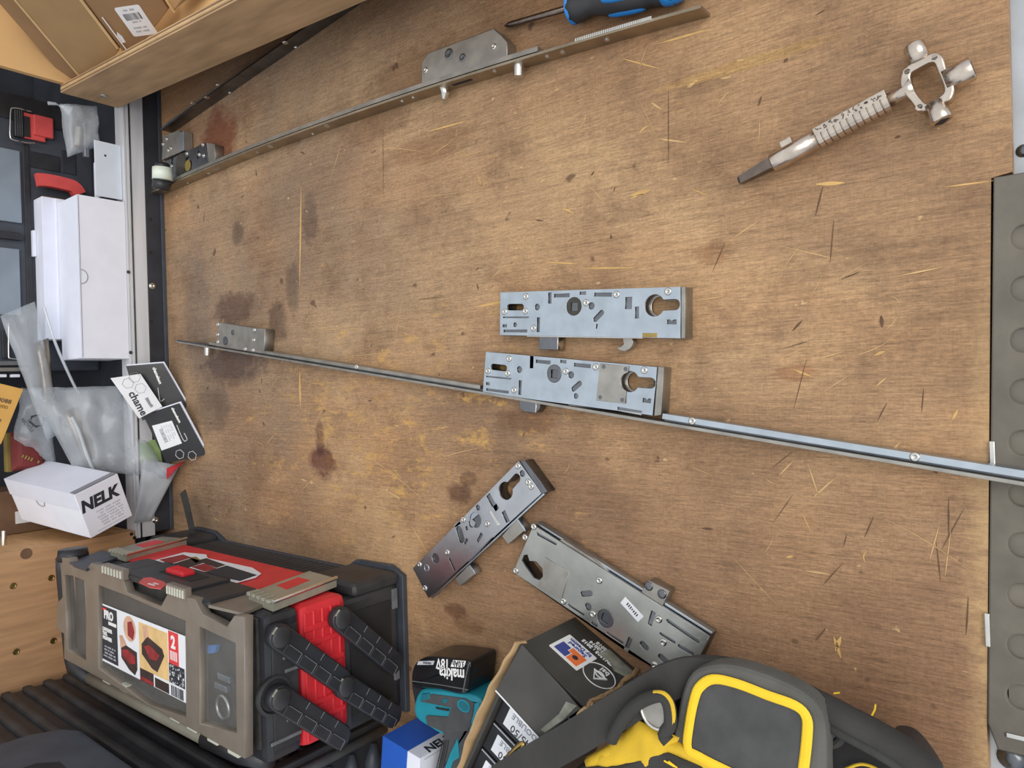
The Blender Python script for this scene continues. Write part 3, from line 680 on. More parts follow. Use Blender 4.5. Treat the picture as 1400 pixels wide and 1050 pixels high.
put('end_plate', boxw((C[1].x-.001, C[2].y, .001), (C[1].x+.012, C[1].y-.004, .0165), .0006), 'zinc', gx)
for x, y in ((335, 280), (350, 390), (300, 330), (375, 370)):
    q = P(180+x/7, 150+y/7, .016); put('rivet', RIV, 'zinc_dark', gx, Matrix.Translation((q.x, q.y, .0159)))

# ================================================================== BUILDER'S KEY AND SCREWDRIVER
KZ = .012
kt, ke = P(1010, 248, KZ), P(1332, 92, KZ)
KD = (P(1232, 128, KZ)-kt).normalized(); KF = fr(Vector((kt.x, kt.y, 0)), KD, (0, 0, 1)); KI = KF.inverted()
def KL(x, y): q = KI @ P(x, y, KZ); return q
KEY = thing('builders_key', 'nickel-plated builder\'s key with ribbed shank and square ring head, upper right', 'key tool', KF.col[3].xyz)
def kz(p): return Vector((p.x, p.y, KZ))
k0, k1, k2, k3, k4 = [kz(KL(x, y)) for x, y in ((1010, 248), (1056, 224), (1117, 187), (1216, 137), (1240, 123))]
for k in (k0, k1, k2, k3, k4): k.y = 0
put('square_tip', tube([k0, k0+Vector((.002, 0, 0)), k1], [.0030, .0044, .0062], 4, up=(0, 1, 1)), 'nickel_dark', KEY, KF)
put('sleeve', tube([k1, k1+Vector((.001, 0, 0)), k2], [.0068, .0076, .0076], 18), 'nickel', KEY, KF, smooth=True)
pts = []; rr = []; nseg = 11
for i in range(nseg):
    x0 = k2.x+(k3.x-k2.x)*i/nseg; x1 = k2.x+(k3.x-k2.x)*(i+1)/nseg
    for t, r in ((.02, .0068), (.10, .0080), (.86, .0080), (.95, .0068)): pts.append(Vector((x0+(x1-x0)*t, 0, KZ))); rr.append(r)
put('ribbed_grip', tube(pts, rr, 18), 'nickel', KEY, KF)
put('lettering_pad', boxw((k2.x, .0005, KZ+.0060), (k3.x, .0062, KZ+.0079), .0006), 'nickel', KEY, KF)
bm = bmesh.new()
random.seed(3)
for i in range(11):
    x0 = k2.x+.0025+(k3.x-k2.x-.004)*i/11
    for _ in range(3):
        v = bmesh.ops.create_cube(bm, size=1)['verts']; bmesh.ops.scale(bm, vec=(random.uniform(.0008, .0026), .0007, .0008), verts=v)
        bmesh.ops.rotate(bm, cent=(0, 0, 0), matrix=Matrix.Rotation(random.uniform(-1, 1), 3, 'Z'), verts=v)
        bmesh.ops.translate(bm, vec=(x0+random.uniform(0, .003), random.uniform(.0018, .0050), KZ+.0080), verts=v)
put('embossed_marks', bm, 'nickel_dark', KEY, KF)['kind'] = 'stuff'
put('neck', tube([k3, k4-Vector((.002, 0, 0)), k4+Vector((.004, 0, 0))], [.0052, .0052, .0075], 16), 'nickel', KEY, KF, smooth=True)
ring_o = [KL(*q) for q in ((1233, 122), (1234, 103), (1243, 92), (1262, 82), (1278, 75), (1290, 80), (1296, 98), (1306, 120), (1302, 138), (1292, 142), (1275, 152), (1258, 154), (1248, 143))]
ring_i = [KL(*q) for q in ((1247, 104), (1256, 97), (1276, 88), (1283, 100), (1292, 124), (1286, 134), (1270, 145), (1256, 132), (1249, 118))]
put('ring_head', prism([tuple(p.xy) for p in spline([Vector((q.x, q.y, 0)) for q in ring_o], 4, True)], KZ-.005, KZ+.005, [[tuple(p.xy) for p in spline([Vector((q.x, q.y, 0)) for q in ring_i], 4, True)]], .0014, 2), 'nickel', KEY, KF)
def ksock(nm, a, b, r, square):
    A, B = kz(KL(*a)), kz(KL(*b)); d = (B-A).normalized(); n = 4 if square == 2 else 18
    bm = tube([A, B-d*.0008, B], [r, r, r*.93], n, up=(0, .3, 1) if n > 4 else (0, 0, 1)); s_ = put(nm, bm, 'nickel', KEY, KF, smooth=n > 4)
    put('socket_recess', tube([B-d*.0002, B+d*.0004], [r*.66, r*.66], 4, up=(0, 1, 1)), 'hole', s_, KF)
ksock('round_socket', (1292, 112), (1330, 93), .0082, 1)
ksock('square_socket', (1258, 84), (1249, 62), .0070, 1)
ksock('square_socket', (1277, 143), (1288, 166), .0074, 1)
for x, y in ((1279, 82), (1259, 149), (1242, 101)):
    q = KL(x, y); put('rivet_mark', lathe([(.0026, 0), (.0026, .0003), (.0020, .0003), (.0019, .0001), (.0002, .0001)], 14), 'nickel', KEY, KF @ Matrix.Translation((q.x, q.y, KZ+.0049)))
q = KL(1076, 196); put('side_peg', boxw((q.x-.0045, q.y-.006, KZ-.003), (q.x+.0045, q.y+.0028, KZ+.0035), .0008), 'nickel', KEY, KF)

SZ = .015
s0, s1 = P(690, 35, .006), P(790, 8, SZ)
SD = Vector((s1.x-s0.x, s1.y-s0.y, 0)).normalized(); SF = fr((s0.x, s0.y, 0), SD, (0, 0, 1)); SI = SF.inverted()
hx = (SI @ P(781, 15, SZ)).x
SCD = thing('screwdriver', 'screwdriver with blue and black handle cut off by the top edge', 'screwdriver', (s0.x, s0.y, 0))
put('shaft', tube([(0, 0, .0052), (.006, 0, .0058), (.010, 0, .0062), (hx, 0, SZ)], [.0012, .0028, .0030, .0030], 12), 'nickel_dark', SCD, SF, smooth=True)
prof = [(-.001, .009), (.003, .0155), (.010, .0150), (.022, .0115), (.030, .0120), (.040, .0145), (.062, .0150), (.078, .0148), (.086, .0135), (.092, .0150), (.108, .0150), (.116, .010), (.118, .002)]
put('handle', tube([(hx+x, 0, SZ+.0005) for x, r in prof], [r for x, r in prof], 8, up=(0, .4, 1)), 'handle_dark', SCD, SF, smooth=True)
put('front_flange', tube([(hx-.002, 0, SZ), (hx+.002, 0, SZ), (hx+.0045, 0, SZ)], [.011, .0162, .0150], 16), 'blue_handle', SCD, SF, smooth=True)
for a0 in (20, 110, 200, 290):
    c, s_ = math.cos(math.radians(a0)), math.sin(math.radians(a0))
    put('blue_panel', tube([(hx+.036+i*.008, c*.0112, SZ+.0005+s_*.0112) for i in range(7)], [.001, .0045, .0052, .0052, .0052, .0045, .001], 10), 'blue_handle', SCD, SF, smooth=True)
put('end_cap', tube([(hx+.098, 0, SZ), (hx+.104, 0, SZ), (hx+.114, 0, SZ), (hx+.121, 0, SZ)], [.0152, .0158, .0130, .003], 14), 'blue_handle', SCD, SF, smooth=True)

# ================================================================== PLYWOOD RACK WITH CARTONS (upper left)
RA, RB = Vector((-1.232, .474, 0)), Vector((-.20, .398, 0)); RDIR = (RB-RA).normalized()
RF = fr(RA, RDIR, (0, 0, 1)); RL = (RB-RA).length
RACK = thing('plywood_rack', 'raised plywood rack with a low front lip, holding cartons in the upper left', 'rack', RA+Vector((.4, .2, 0)))
put('front_lip', boxw((0, 0, .065), (RL, .012, .150), .0008), 'ply_lip', RACK, RF)
for k in range(3): put('ply_layer', boxw((.001, .0022+k*.0032, .1500), (RL, .0036+k*.0032, .1503)), 'ply_edge_dark' if k != 1 else 'ply_edge_light', RACK, RF)
put('base_board', boxw((0, .0125, .065), (RL, .40, .077), .0006), 'ply_inside', RACK, RF)
put('end_panel', boxw((-.0, .0125, .0775), (.012, .40, .42), .0006), 'ply_inside', RACK, RF)
put('support_batten', boxw((.02, .30, 0), (RL, .34, .0648), .0006), 'wood_dark', RACK, RF)
for x in (.08,): put('screw', SCR, 'steel_bright', RACK, RF @ fr((x-.09+.055, 0, .105), (1, 0, 0), (0, -1, 0)), smooth=True)
# cartons leaning in the rack, their fronts facing the floor and tipped back
CN = Vector((math.cos(math.radians(22.5))*math.cos(math.radians(-75)), math.cos(math.radians(22.5))*math.sin(math.radians(-75)), math.sin(math.radians(22.5))))
CP = P(170, 63, .118)
def CI(x, y, off=0.0):
    d = _ray(x, y); return EYE+d*((CP+CN*off-EYE).dot(CN)/d.dot(CN))
LO = (CI(107, 102)-CI(25, 5)).normalized()
def down(p, z): return p+LO*((z-p.z)/LO.z)
def leaning(px_top_l, px_top_r, off, thick, zb, mat, root, name):
    a, b = CI(*px_top_l, off), CI(*px_top_r, off)
    a2, b2 = down(a, zb), down(b, zb)
    F = fr((a+b+a2+b2)/4, b-a, CN); Fi = F.inverted()
    return put(name, prism([tuple((Fi @ q).xy) for q in (a, b, b2, a2)], -thick, 0, [], .0012), mat, root, F), F
bigc = thing('cardboard_carton', 'large plain brown cardboard carton leaning in the plywood rack', 'carton', down(CI(70, 0), .09), 'cartons in the rack')
leaning((-42, -74), (70, -51), 0, .03, .120, 'cardboard', bigc, 'carton_front')
leaning((-70, -74), (-38, -70), -.012, .02, .128, 'cardboard2', bigc, 'side_flap')
e0, e1 = CI(-42, -74, .0006), down(CI(-42, -74, .0006), .130)
put('folded_edge', tube([e0, e1], .0016, 8), 'cardboard_edge', bigc)
smallc = thing('cardboard_carton', 'brown cardboard carton with white barcode label, leaning beside the plain carton', 'carton', down(CI(150, 0), .09), 'cartons in the rack')
leaning((80, -46), (203, -30), -.003, .03, .102, 'cardboard2', smallc, 'carton_front')
e0, e1 = CI(76, -46, -.0005), down(CI(76, -46, -.0005), .122)
put('folded_edge', tube([e0, e1], .0022, 8), 'cardboard_edge', smallc)
e0, e1 = CI(140, 24, -.0005), down(CI(140, 24, -.0005), .11)
put('torn_edge', tube([e0, e1], .0010, 6), 'paper', smallc)
lc = [CI(x, y, -.0026) for x, y in ((155, 12), (189, 7), (217, 43), (184, 51))]
ctr = sum(lc, Vector())/4; LF = fr(ctr, lc[1]-lc[0], CN); LI = LF.inverted()
lw = (lc[1]-lc[0]).length; lh = (lc[3]-lc[0]).length
lab = put('barcode_label', prism(rrect(lw, lh, .003), 0, .0004), 'paper', smallc, LF)
bm = bmesh.new(); x = -lw*.34; random.seed(5)
while x < lw*.32:
    ww = random.choice((.0005, .0009, .0014))
    v = bmesh.ops.create_cube(bm, size=1)['verts']; bmesh.ops.scale(bm, vec=(ww, lh*.22, .0002), verts=v); bmesh.ops.translate(bm, vec=(x+ww/2, lh*.16, .0005), verts=v); x += ww+random.choice((.0005, .0009, .0016))
put('barcode', bm, 'ink', lab, LF)
put('lettering', fine_print(lw*.4, 1, .01, lw*.10, 2), 'ink_grey', lab, LF @ Matrix.Translation((0, lh*.38, .0004)))
put('lettering', fine_print(lw*.4, 1, .01, lw*.07, 3), 'ink_grey', lab, LF @ Matrix.Translation((0, -lh*.02, .0004)))
put('lettering', fine_print(lw*.66, 2, lw*.15, lw*.085, 4), 'ink_grey', lab, LF @ Matrix.Translation((0, -lh*.28, .0004)))
put('torn_label', slab([CI(x, y, -.0024) for x, y in ((160, 44), (167, 50), (172, 58), (166, 59), (160, 50))], .0004, CN), 'paper', smallc)
c3 = thing('cardboard_carton', 'pale brown carton at the top edge, right of the barcode carton', 'carton', down(CI(240, -10), .09), 'cartons in the rack')
leaning((212, -24), (330, -60), .004, .03, .100, 'kraft', c3, 'carton_front')
e0, e1 = CI(212, -24, .005), down(CI(212, -24, .005), .1)
put('folded_edge', tube([e0, e1], .0018, 8), 'cardboard_edge', c3)

# ================================================================== THINGS ON THE BACK SHELF
SH = .0626                                                    # shelf edge height
# black storage case with red clasp
SX = -1.345
cs0 = PX(0, 100, SX); 
CASE = thing('storage_case', 'black storage case with smoked lids, red clasp and red lever on the back shelf', 'tool case', (-1.42, .27, .0588))
put('case_body', boxw((-1.50, .045, .0588), (SX, .495, .40), .006), 'plastic_dark2', CASE)
put('top_rail', boxw((SX, .452, .10), (SX+.004, .494, .40), .002), 'plastic_black', CASE)
def facebox(x0, y0, x1, y1, d0, d1, bev=.001):
    a, b = PX(x0, y0, SX), PX(x1, y1, SX); return boxw((SX+d0, min(a.y, b.y), min(a.z, b.z)), (SX+d1, max(a.y, b.y), max(a.z, b.z)), bev)
put('lid_panel', facebox(-40, 194, 29, 306, 0, .005, .002), 'smoke_panel', CASE)
put('lid_panel', facebox(-40, 334, 28, 432, 0, .005, .002), 'smoke_panel', CASE)
put('divider_bar', facebox(-40, 311, 28, 330, .001, .009, .002), 'plastic_black', CASE)
put('recess', facebox(33, 205, 82, 236, .0003, .0018), 'plastic_black', CASE)
put('recess', facebox(84, 205, 104, 240, .0003, .0012), 'fascia_black', CASE)
cl = put('clasp', facebox(42, 158, 70, 192, .003, .012, .002), 'plastic_red_dull', CASE, label='red plastic clasp')
put('clasp_step', facebox(30, 155, 60, 196, .003, .008, .0015), 'plastic_red_dull', cl)
put('clasp_slot', facebox(29, 160, 39, 190, .0085, .0095, .0003), 'hole', cl)
put('clasp_block', facebox(16, 151, 29, 190, .003, .011, .001), 'plastic_black', CASE)
for k in range(4): put('clasp_rib', facebox(17+k*3, 153, 18.4+k*3, 188, .011, .0122, .0003), 'plastic_edge', CASE)
w_ = [PX(x, y, SX+.010) for x, y in ((44, 153), (28, 149), (18, 148), (15, 151), (14, 170), (14, 186), (18, 191), (34, 195), (50, 196))]
put('wire_bail', tube(spline(w_, 4), .0012, 8), 'steel_bright', CASE, smooth=True)
w_ = [PX(x, y, SX+.010) for x, y in ((12, 440), (12, 484), (14, 490), (28, 492))]
put('wire_bail', tube(spline(w_, 4), .0014, 8), 'steel_bright', CASE, smooth=True)
put('clasp_block', facebox(0, 452, 11, 490, .003, .009, .001), 'plastic_black', CASE)
lv = [PX(x, y, SX+.02) for x, y in ((50, 246), (64, 247), (84, 251), (100, 256), (108, 266))]
put('lever', ribbon(spline(lv, 4), .020, .012, (0, 1, 0)), 'plastic_red_dull', CASE, label='red plastic lever')
put('buckle', facebox(41, 316, 47, 352, .003, .012, .001), 'white_card_shade', CASE)
put('side_strip', facebox(30, 196, 48, 500, .0002, .0026, .001), 'plastic_black', CASE)
put('foot_rail', facebox(-30, 494, 36, 500, .002, .016, .001), 'plastic_edge', CASE)
put('foot_rail', facebox(-30, 503, 36, 508, .002, .016, .001), 'zinc_dull', CASE)
for x in (-6, 12): put('foot_tab', facebox(x, 512, x+12, 516, .002, .012, .001), 'white_card', CASE)

# two long white boxes
WB = thing('white_box', 'long white cardboard box with thumb notch standing on the shelf edge', 'box', (-1.262, .19, SH))
put('box_body', boxw((-1.300, .0605, SH+.0004), (FX-.0005, .3175, .1335), .0008), 'white_card', WB)
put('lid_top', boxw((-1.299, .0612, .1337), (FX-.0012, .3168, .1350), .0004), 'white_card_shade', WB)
put('inner_flap', boxw((-1.296, .3176, SH+.004), (FX-.008, .3186, .1315), .0003), 'cardboard2', WB)
q = PX(113, 378, FX); bm = bmesh.new()
put('thumb_notch', tube([Vector((FX+.0001, q.y+.011*math.cos(t), .1322-.0095*math.sin(t))) for t in [math.pi*i/10 for i in range(11)]], .0005, 6), 'ink_grey', WB)
put('flap_seam', tube([Vector((FX+.0001, .062, .1332)), Vector((FX+.0001, .316, .1332))], .0004, 6), 'ink_grey', WB)
WB2 = thing('white_box', 'second white box standing behind the notched white box', 'box', (-1.33, .2, .0588))
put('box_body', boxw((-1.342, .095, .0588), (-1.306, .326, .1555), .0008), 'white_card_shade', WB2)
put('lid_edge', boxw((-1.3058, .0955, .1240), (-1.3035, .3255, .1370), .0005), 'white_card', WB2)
put('inner_flap', boxw((-1.340, .3262, .0640), (-1.308, .3272, .1540), .0003), 'cardboard2', WB2)

# white metal bracket and a small bag of parts
WC = thing('metal_bracket', 'white bent metal bracket standing on end above the white boxes', 'bracket', (FX-.012, .36, SH))
a, b = PX(125, 190, FX-.008), PX(163, 276, FX-.008)
put('flange', boxw((FX-.010, .3225, SH+.0004), (FX-.008, a.y, a.z-.004), .0007), 'white_metal', WC)
put('web', boxw((FX-.034, .3225, a.z-.014), (FX-.0102, a.y-.030, a.z-.012), .0007), 'white_metal', WC)
put('screw_hole', lathe([(.0018, 0), (.0018, .0003), (.0002, .0003)], 10), 'hole', WC, fr((FX-.0079, a.y-.022, a.z-.020), (0, 1, 0), (1, 0, 0)))
bc = [PX(x, y, FX-.03) for x, y in ((82, 142), (133, 145), (136, 200), (92, 215))]
PB = thing('parts_bag', 'small clear bag of metal parts leaning above the white bracket', 'bag', (bc[2]+bc[3])/2-Vector((0, 0, .02)))
put('bag_film', pillow(bc, .030, .006, 12, freq=50, seed=2), 'polybag', PB, smooth=True)
put('bag_neck', tube([PX(x, y, FX-.03) for x, y in ((66, 141), (76, 142), (86, 146), (96, 152))], [.003, .0022, .004, .008], 8), 'polybag_thick', PB)
put('metal_part', boxw(PX(113, 215, FX-.032), PX(121, 168, FX-.024), .001), 'zinc', PB)
put('metal_part', tube([PX(106, 200, FX-.03), PX(108, 175, FX-.03)], .006, 10), 'zinc_dull', PB)

# plastic bags of handles in the middle of the shelf
LB = thing('parts_bag', 'long clear bag holding a pale door handle, lying across the back shelf', 'bag', (-1.30, .03, .09))
bl = [PX(x, y, -1.285) for x, y in ((0, 432), (48, 412), (84, 592), (64, 602))]
put('bag_film', pillow(bl, .022, .007, 22, 10, freq=45, seed=5), 'polybag', LB, smooth=True)
put('door_handle', pillow([PX(x, y, -1.29) for x, y in ((48, 470), (66, 462), (76, 560), (62, 566))], .012, .001, 10, 6), 'bronze_part', LB, smooth=True)
put('bag_seam', tube(spline([PX(x, y, -1.272) for x, y in ((60, 420), (76, 470), (98, 520), (108, 538))], 5), .0022, 6), 'polybag_thick', LB)
B2 = thing('parts_bag', 'large crumpled clear bag spilling over the aluminium edge by the black cards', 'bag', (-1.27, -.05, .07))
bl = [PX(40, 530, -1.29), PX(160, 528, -1.25), PX(232, 655, -1.20), PX(100, 640, -1.26)]
put('bag_film', pillow(bl, .030, .010, 20, 16, freq=32, seed=9), 'polybag', B2, smooth=True)
put('bag_skirt', pillow([PX(196, 628, FX+.012), PX(246, 636, FX+.030), PX(206, 712, FX+.006), PX(182, 716, FX+.006)], .004, .003, 10, 8, freq=70, seed=3), 'polybag_thick', B2, smooth=True)
put('door_handle', pillow([PX(x, y, -1.262) for x, y in ((86, 562), (106, 556), (140, 640), (120, 648))], .014, .001, 10, 6), 'bronze_part', B2, smooth=True)
put('bag_fold', tube(spline([PX(x, y, -1.235) for x, y in ((98, 570), (108, 590), (118, 620), (130, 648))], 5), .0030, 6), 'polybag_thick', B2, smooth=True)
put('paper_insert', pillow([PX(x, y, FX+.002) for x, y in ((188, 606), (216, 600), (222, 634), (196, 640))], .001, .002, 6), 'green_card', B2)
B3 = thing('parts_bag', 'clear bag with printed recycling mark beside the orange-brown card', 'bag', (-1.33, -.03, .09))
bl = [PX(x, y, -1.33) for x, y in ((30, 530), (64, 535), (78, 640), (18, 600))]
put('bag_film', pillow(bl, .024, .008, 14, freq=40, seed=13), 'polybag', B3, smooth=True)
mk = PX(51, 575, -1.30)
F_ = fr(mk, PX(60, 582, -1.30)-mk, (EYE-mk).normalized())
for k in range(3):
    a_ = 2*math.pi*k/3+.5; c_ = Vector((math.cos(a_), math.sin(a_), 0))*.008; t_ = Vector((-math.sin(a_), math.cos(a_), 0))
    put('recycling_arrow', tube([c_*1.0-t_*.0075, c_*1.05, c_+t_*.0055, c_*.4+t_*.0085], [.0010, .0012, .0018, .0004], 6), 'ink', B3, F_)
put('lettering', text('LDPE\nRECYCLE', .0062, bold=.0001), 'ink', B3, fr(PX(40, 580, -1.302), PX(50, 592, -1.302)-PX(40, 580, -1.302), (EYE-mk).normalized()))

MC = [PX(x, y, -1.30) for x, y in ((-22, 519), (32, 532), (2, 606), (-30, 640))]
MCT = thing('manila_card', 'orange-brown card with printed numbers at the left edge', 'card', MC[2])
F_ = fr(sum(MC, Vector())/4, MC[1]-MC[0], (MC[1]-MC[0]).cross(MC[0]-MC[3])); Fi = F_.inverted()
put('card_sheet', prism([tuple((Fi @ q).xy) for q in MC], -.004, 0, [], .0004), 'manila', MCT, F_)
for t_, x, y, sz in (('0088', 6, 548, .0095), ('0000', 3, 556, .0075), ('8', 0, 575, .006)):
    q = Fi @ PX(x, y, -1.30); put('lettering', text(t_, sz), 'ink' if sz != .0075 else 'brass', MCT, F_ @ Matrix.Translation((q.x, q.y, .0003)))
o = put('red_packet', pillow([PX(x, y, -1.34) for x, y in ((14, 590), (52, 602), (64, 640), (16, 644))], .03, .002, 8), 'dark_red_card'); tag(o, 'dark red packet behind the white lettered box', 'packet')
put('lettering', fine_print(.03, 1, .01, .007, 9), 'ochre_card', o, fr(PX(43, 628, -1.318), PX(54, 632, -1.318)-PX(43, 628, -1.318), (EYE-PX(43, 628, -1.318)).normalized()))
o = put('ochre_packet', boxw(PX(4, 592, -1.36), PX(18, 645, -1.345), .001), 'ochre_card'); tag(o, 'narrow ochre packet beside the dark red packet', 'packet')

# lettered white box, lying tipped on the shelf
NR = Matrix(((.9845, -.1221, .1262), (-.078, .3397, .9373), (-.1573, -.9326, .3249)))
lx, ly, lz = NR.col[0], NR.col[1], NR.col[2]
DN, wN, hN = .192, .0677, .0729
ctr = Vector((-1.2453, -.1562, .1514))+lx*(DN/2); NF = fr(ctr, ly, lx)
NK = thing('lettered_box', 'white cardboard box lettered NELK tipped on the shelf above the plywood crate', 'box', ctr)
put('box_body', boxw((-wN/2, -hN/2, -DN), (wN/2, hN/2, 0), .0008), 'white_card', NK, NF)
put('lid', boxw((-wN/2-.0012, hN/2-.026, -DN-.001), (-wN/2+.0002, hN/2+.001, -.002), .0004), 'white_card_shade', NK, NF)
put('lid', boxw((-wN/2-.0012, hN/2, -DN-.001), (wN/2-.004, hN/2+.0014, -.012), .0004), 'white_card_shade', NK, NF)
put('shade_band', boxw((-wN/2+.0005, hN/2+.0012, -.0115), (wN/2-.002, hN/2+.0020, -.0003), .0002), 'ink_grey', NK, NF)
put('thumb_notch', tube([Vector((-wN/2-.0013, hN/2-.026+.0085*math.sin(math.pi*i/10)*-1, -DN*.55+.011*math.cos(math.pi*i/10))) for i in range(11)], .0005, 6), 'ink_grey', NK, NF)
put('lettering', text('NELK', wN*.36, shear=.22, bold=.0011, sx=.98), 'ink', NK, NF @ Matrix.Translation((-.004, hN*.17, .0002)))
put('lettering', fine_print(wN*.60, 6, wN*.068, wN*.045, 6), 'ink_light', NK, NF @ Matrix.Translation((.006, -hN*.20, .0002)))
put('print_rule', boxw((-wN*.32, -hN*.435, 0), (wN*.36, -hN*.425, .0004)), 'ink_light', NK, NF)

# black header cards hanging over the edge
def card(label, cs, grp, deco):
    F = fr(sum(cs, Vector())/4, cs[1]-cs[0], (cs[1]-cs[0]).cross(cs[0]-cs[3])); Fi = F.inverted(); loc = [Fi @ c for c in cs]
    r = thing('header_card', label, 'card', min(cs, key=lambda c: c.z), grp)
    put('card_sheet', prism([tuple(l.xy) for l in loc], -.0012, 0, [], .0002), 'card_black', r, F)
    put('folded_back', prism([(l.x*1.02+.0012, l.y*1.0+.0022) for l in loc], -.0052, -.0030, [], .0002), 'white_card_shade', r, F)
    def at(x, y, X_): 
        n_ = F.col[2].xyz; d = _ray(x, y); return EYE+d*((F.col[3].xyz-EYE).dot(n_)/d.dot(n_))
    deco(r, F, Fi, at); return r
def deco2(r, F, Fi, at):
    def q(x, y): v = Fi @ at(x, y, 0); return v
    a, b = q(208, 582), q(246, 572); c = q(221, 616); d = q(249, 606)
    st = put('price_sticker', prism([tuple(v.xy) for v in (a, q(235, 575), d, c)], .0001, .0004), 'paper', r, F)
    dl = (d-q(235, 575)); ang = math.atan2(dl.y, dl.x)
    mid = (a+d)/2
    put('print_lines', fine_print(.030, 5, .0042, .0026, 7), 'ink_light', st, F @ Matrix.Translation((mid.x+.005, mid.y+.002, .0005)) @ Matrix.Rotation(ang, 4, 'Z'))
    bm = bmesh.new(); random.seed(8); x = -.012
    while x < .012:
        ww = random.choice((.0006, .0012)); v = bmesh.ops.create_cube(bm, size=1)['verts']; bmesh.ops.scale(bm, vec=(ww, .006, .0002), verts=v); bmesh.ops.translate(bm, vec=(x, 0, 0), verts=v); x += ww+random.choice((.0007, .0013))
    v = q(224, 596); put('barcode', bm, 'ink_grey', st, F @ Matrix.Translation((v.x, v.y, .0006)) @ Matrix.Rotation(ang, 4, 'Z'))
    v0, v1 = q(237, 560), q(245, 575); an = math.atan2((v1-v0).y, (v1-v0).x); m_ = (v0+v1)/2
    put('lettering', text('chameleon', .0062, bold=.0003), 'print_white', r, F @ Matrix.Translation((m_.x, m_.y, .0004)) @ Matrix.Rotation(an, 4, 'Z'))
    for cx, cy in ((246, 621), (263, 623)):
        v = q(cx, cy); put('hexagon', tube([Vector((v.x+.0078*math.cos(math.pi*k/3), v.y+.0078*math.sin(math.pi*k/3), .0005)) for k in range(6)], .0004, 5, loop=True), 'print_white', r, F)
    sl = [q(x, y) for x, y in ((242, 581), (249, 598), (253, 603), (256, 600), (252, 592))]
    put('hanger_slot', tube([Vector((v.x, v.y, .0005)) for v in spline([Vector((v.x, v.y, 0)) for v in sl], 4)], .0005, 5), 'print_white', r, F)
def deco1(r, F, Fi, at):
    def q(x, y): return Fi @ at(x, y, 0)
    v0, v1 = q(211, 504), q(219, 523); an = math.atan2((v1-v0).y, (v1-v0).x); m_ = (v0+v1)/2
    put('lettering', text('chameleon', .0066, bold=.0003), 'print_white', r, F @ Matrix.Translation((m_.x, m_.y, .0004)) @ Matrix.Rotation(an, 4, 'Z'))
    sl = [q(x, y) for x, y in ((216, 530), (219, 548), (225, 545))]
    put('hanger_slot', tube([Vector((v.x, v.y, .0005)) for v in spline([Vector((v.x, v.y, 0)) for v in sl], 4)], .0005, 5), 'print_white', r, F)
card('black header card resting on the aluminium edge, behind the stickered card', [PX(174, 500, FX+.006), P(224, 496, .026), P(253, 558, .012), PX(196, 574, FX+.010)], 'black header cards', deco1)
card('black header card with white price sticker and two hexagons, hanging over the edge', [PX(197, 567, FX+.026), P(246, 551, .024), P(278, 623, .006), P(229, 633, .030)], 'black header cards', deco2)
wc = [PX(151, 517, FX+.020), PX(192, 511, FX+.034), PX(222, 556, FX+.052), PX(190, 572, FX+.044)]
F_ = fr(sum(wc, Vector())/4, wc[1]-wc[0], (wc[1]-wc[0]).cross(wc[0]-wc[3])); Fi = F_.inverted()
WCD = thing('header_card', 'white header card lettered chameleon between the black cards and the bags', 'card', wc[3])
put('card_sheet', prism([tuple((Fi @ q).xy) for q in wc], -.001, 0, [], .0002), 'paper', WCD, F_)
def onp(x, y): n_ = F_.col[2].xyz; d = _ray(x, y); return Fi @ (EYE+d*((F_.col[3].xyz-EYE).dot(n_)/d.dot(n_)))
v0, v1 = onp(180, 537), onp(197, 566); an = math.atan2((v1-v0).y, (v1-v0).x); m_ = (v0+v1)/2
put('lettering', text('chame', .016, bold=.0004), 'ink', WCD, F_ @ Matrix.Translation((m_.x, m_.y, .0003)) @ Matrix.Rotation(an, 4, 'Z'))
for cx, cy in ((184, 516), (175, 524), (192, 531)):
    v = onp(cx, cy); put('hexagon', tube([Vector((v.x+.0085*math.cos(math.pi*k/3), v.y+.0085*math.sin(math.pi*k/3), .0003)) for k in range(6)], .0003, 5, loop=True), 'ink_grey', WCD, F_)
sl = [onp(x, y) for x, y in ((200, 544), (205, 553), (208, 556))]
put('hanger_slot', tube([Vector((v.x, v.y, .0003)) for v in sl], [.0025, .002, .0025], 6, flat=.2), 'ink_grey', WCD, F_)
o = put('red_cloth', pillow([PX(228, 640, FX+.03), PX(254, 630, FX+.05), PX(240, 642, FX+.05), PX(228, 656, FX+.03)], .004, .001, 6), 'red_fabric'); tag(o, 'small red tab poking out below the stickered card', 'tab')
o = put('black_strap', ribbon([P(250, 672, .03), P(256, 695, .03), P(262, 722, .03), P(268, 745, .02)], .017, .002, (1, 0, 0)), 'fabric_black'); tag(o, 'narrow black strap end standing up behind the red toolbox', 'strap')
# marker with white band in the back corner
q0, q1, q2 = P(220, 258, .035), P(222, 246, .035), P(222, 228, .035)
MK = thing('marker_pen', 'black cap with a white band on the edge by the lock bar end', 'cap', (q1.x, q1.y, .01))
put('barrel', cyl(q0, q1, .0135, .0145, 18), 'plastic_black', MK, smooth=True)
put('white_band', cyl(q1, q1+(q2-q1)*.9, .0150, .0150, 22), 'white_plastic', MK, smooth=True)
put('end_plug', cyl(q1+(q2-q1)*.9, q1+(q2-q1)*1.25, .012, .010, 18), 'plastic_black', MK, smooth=True)

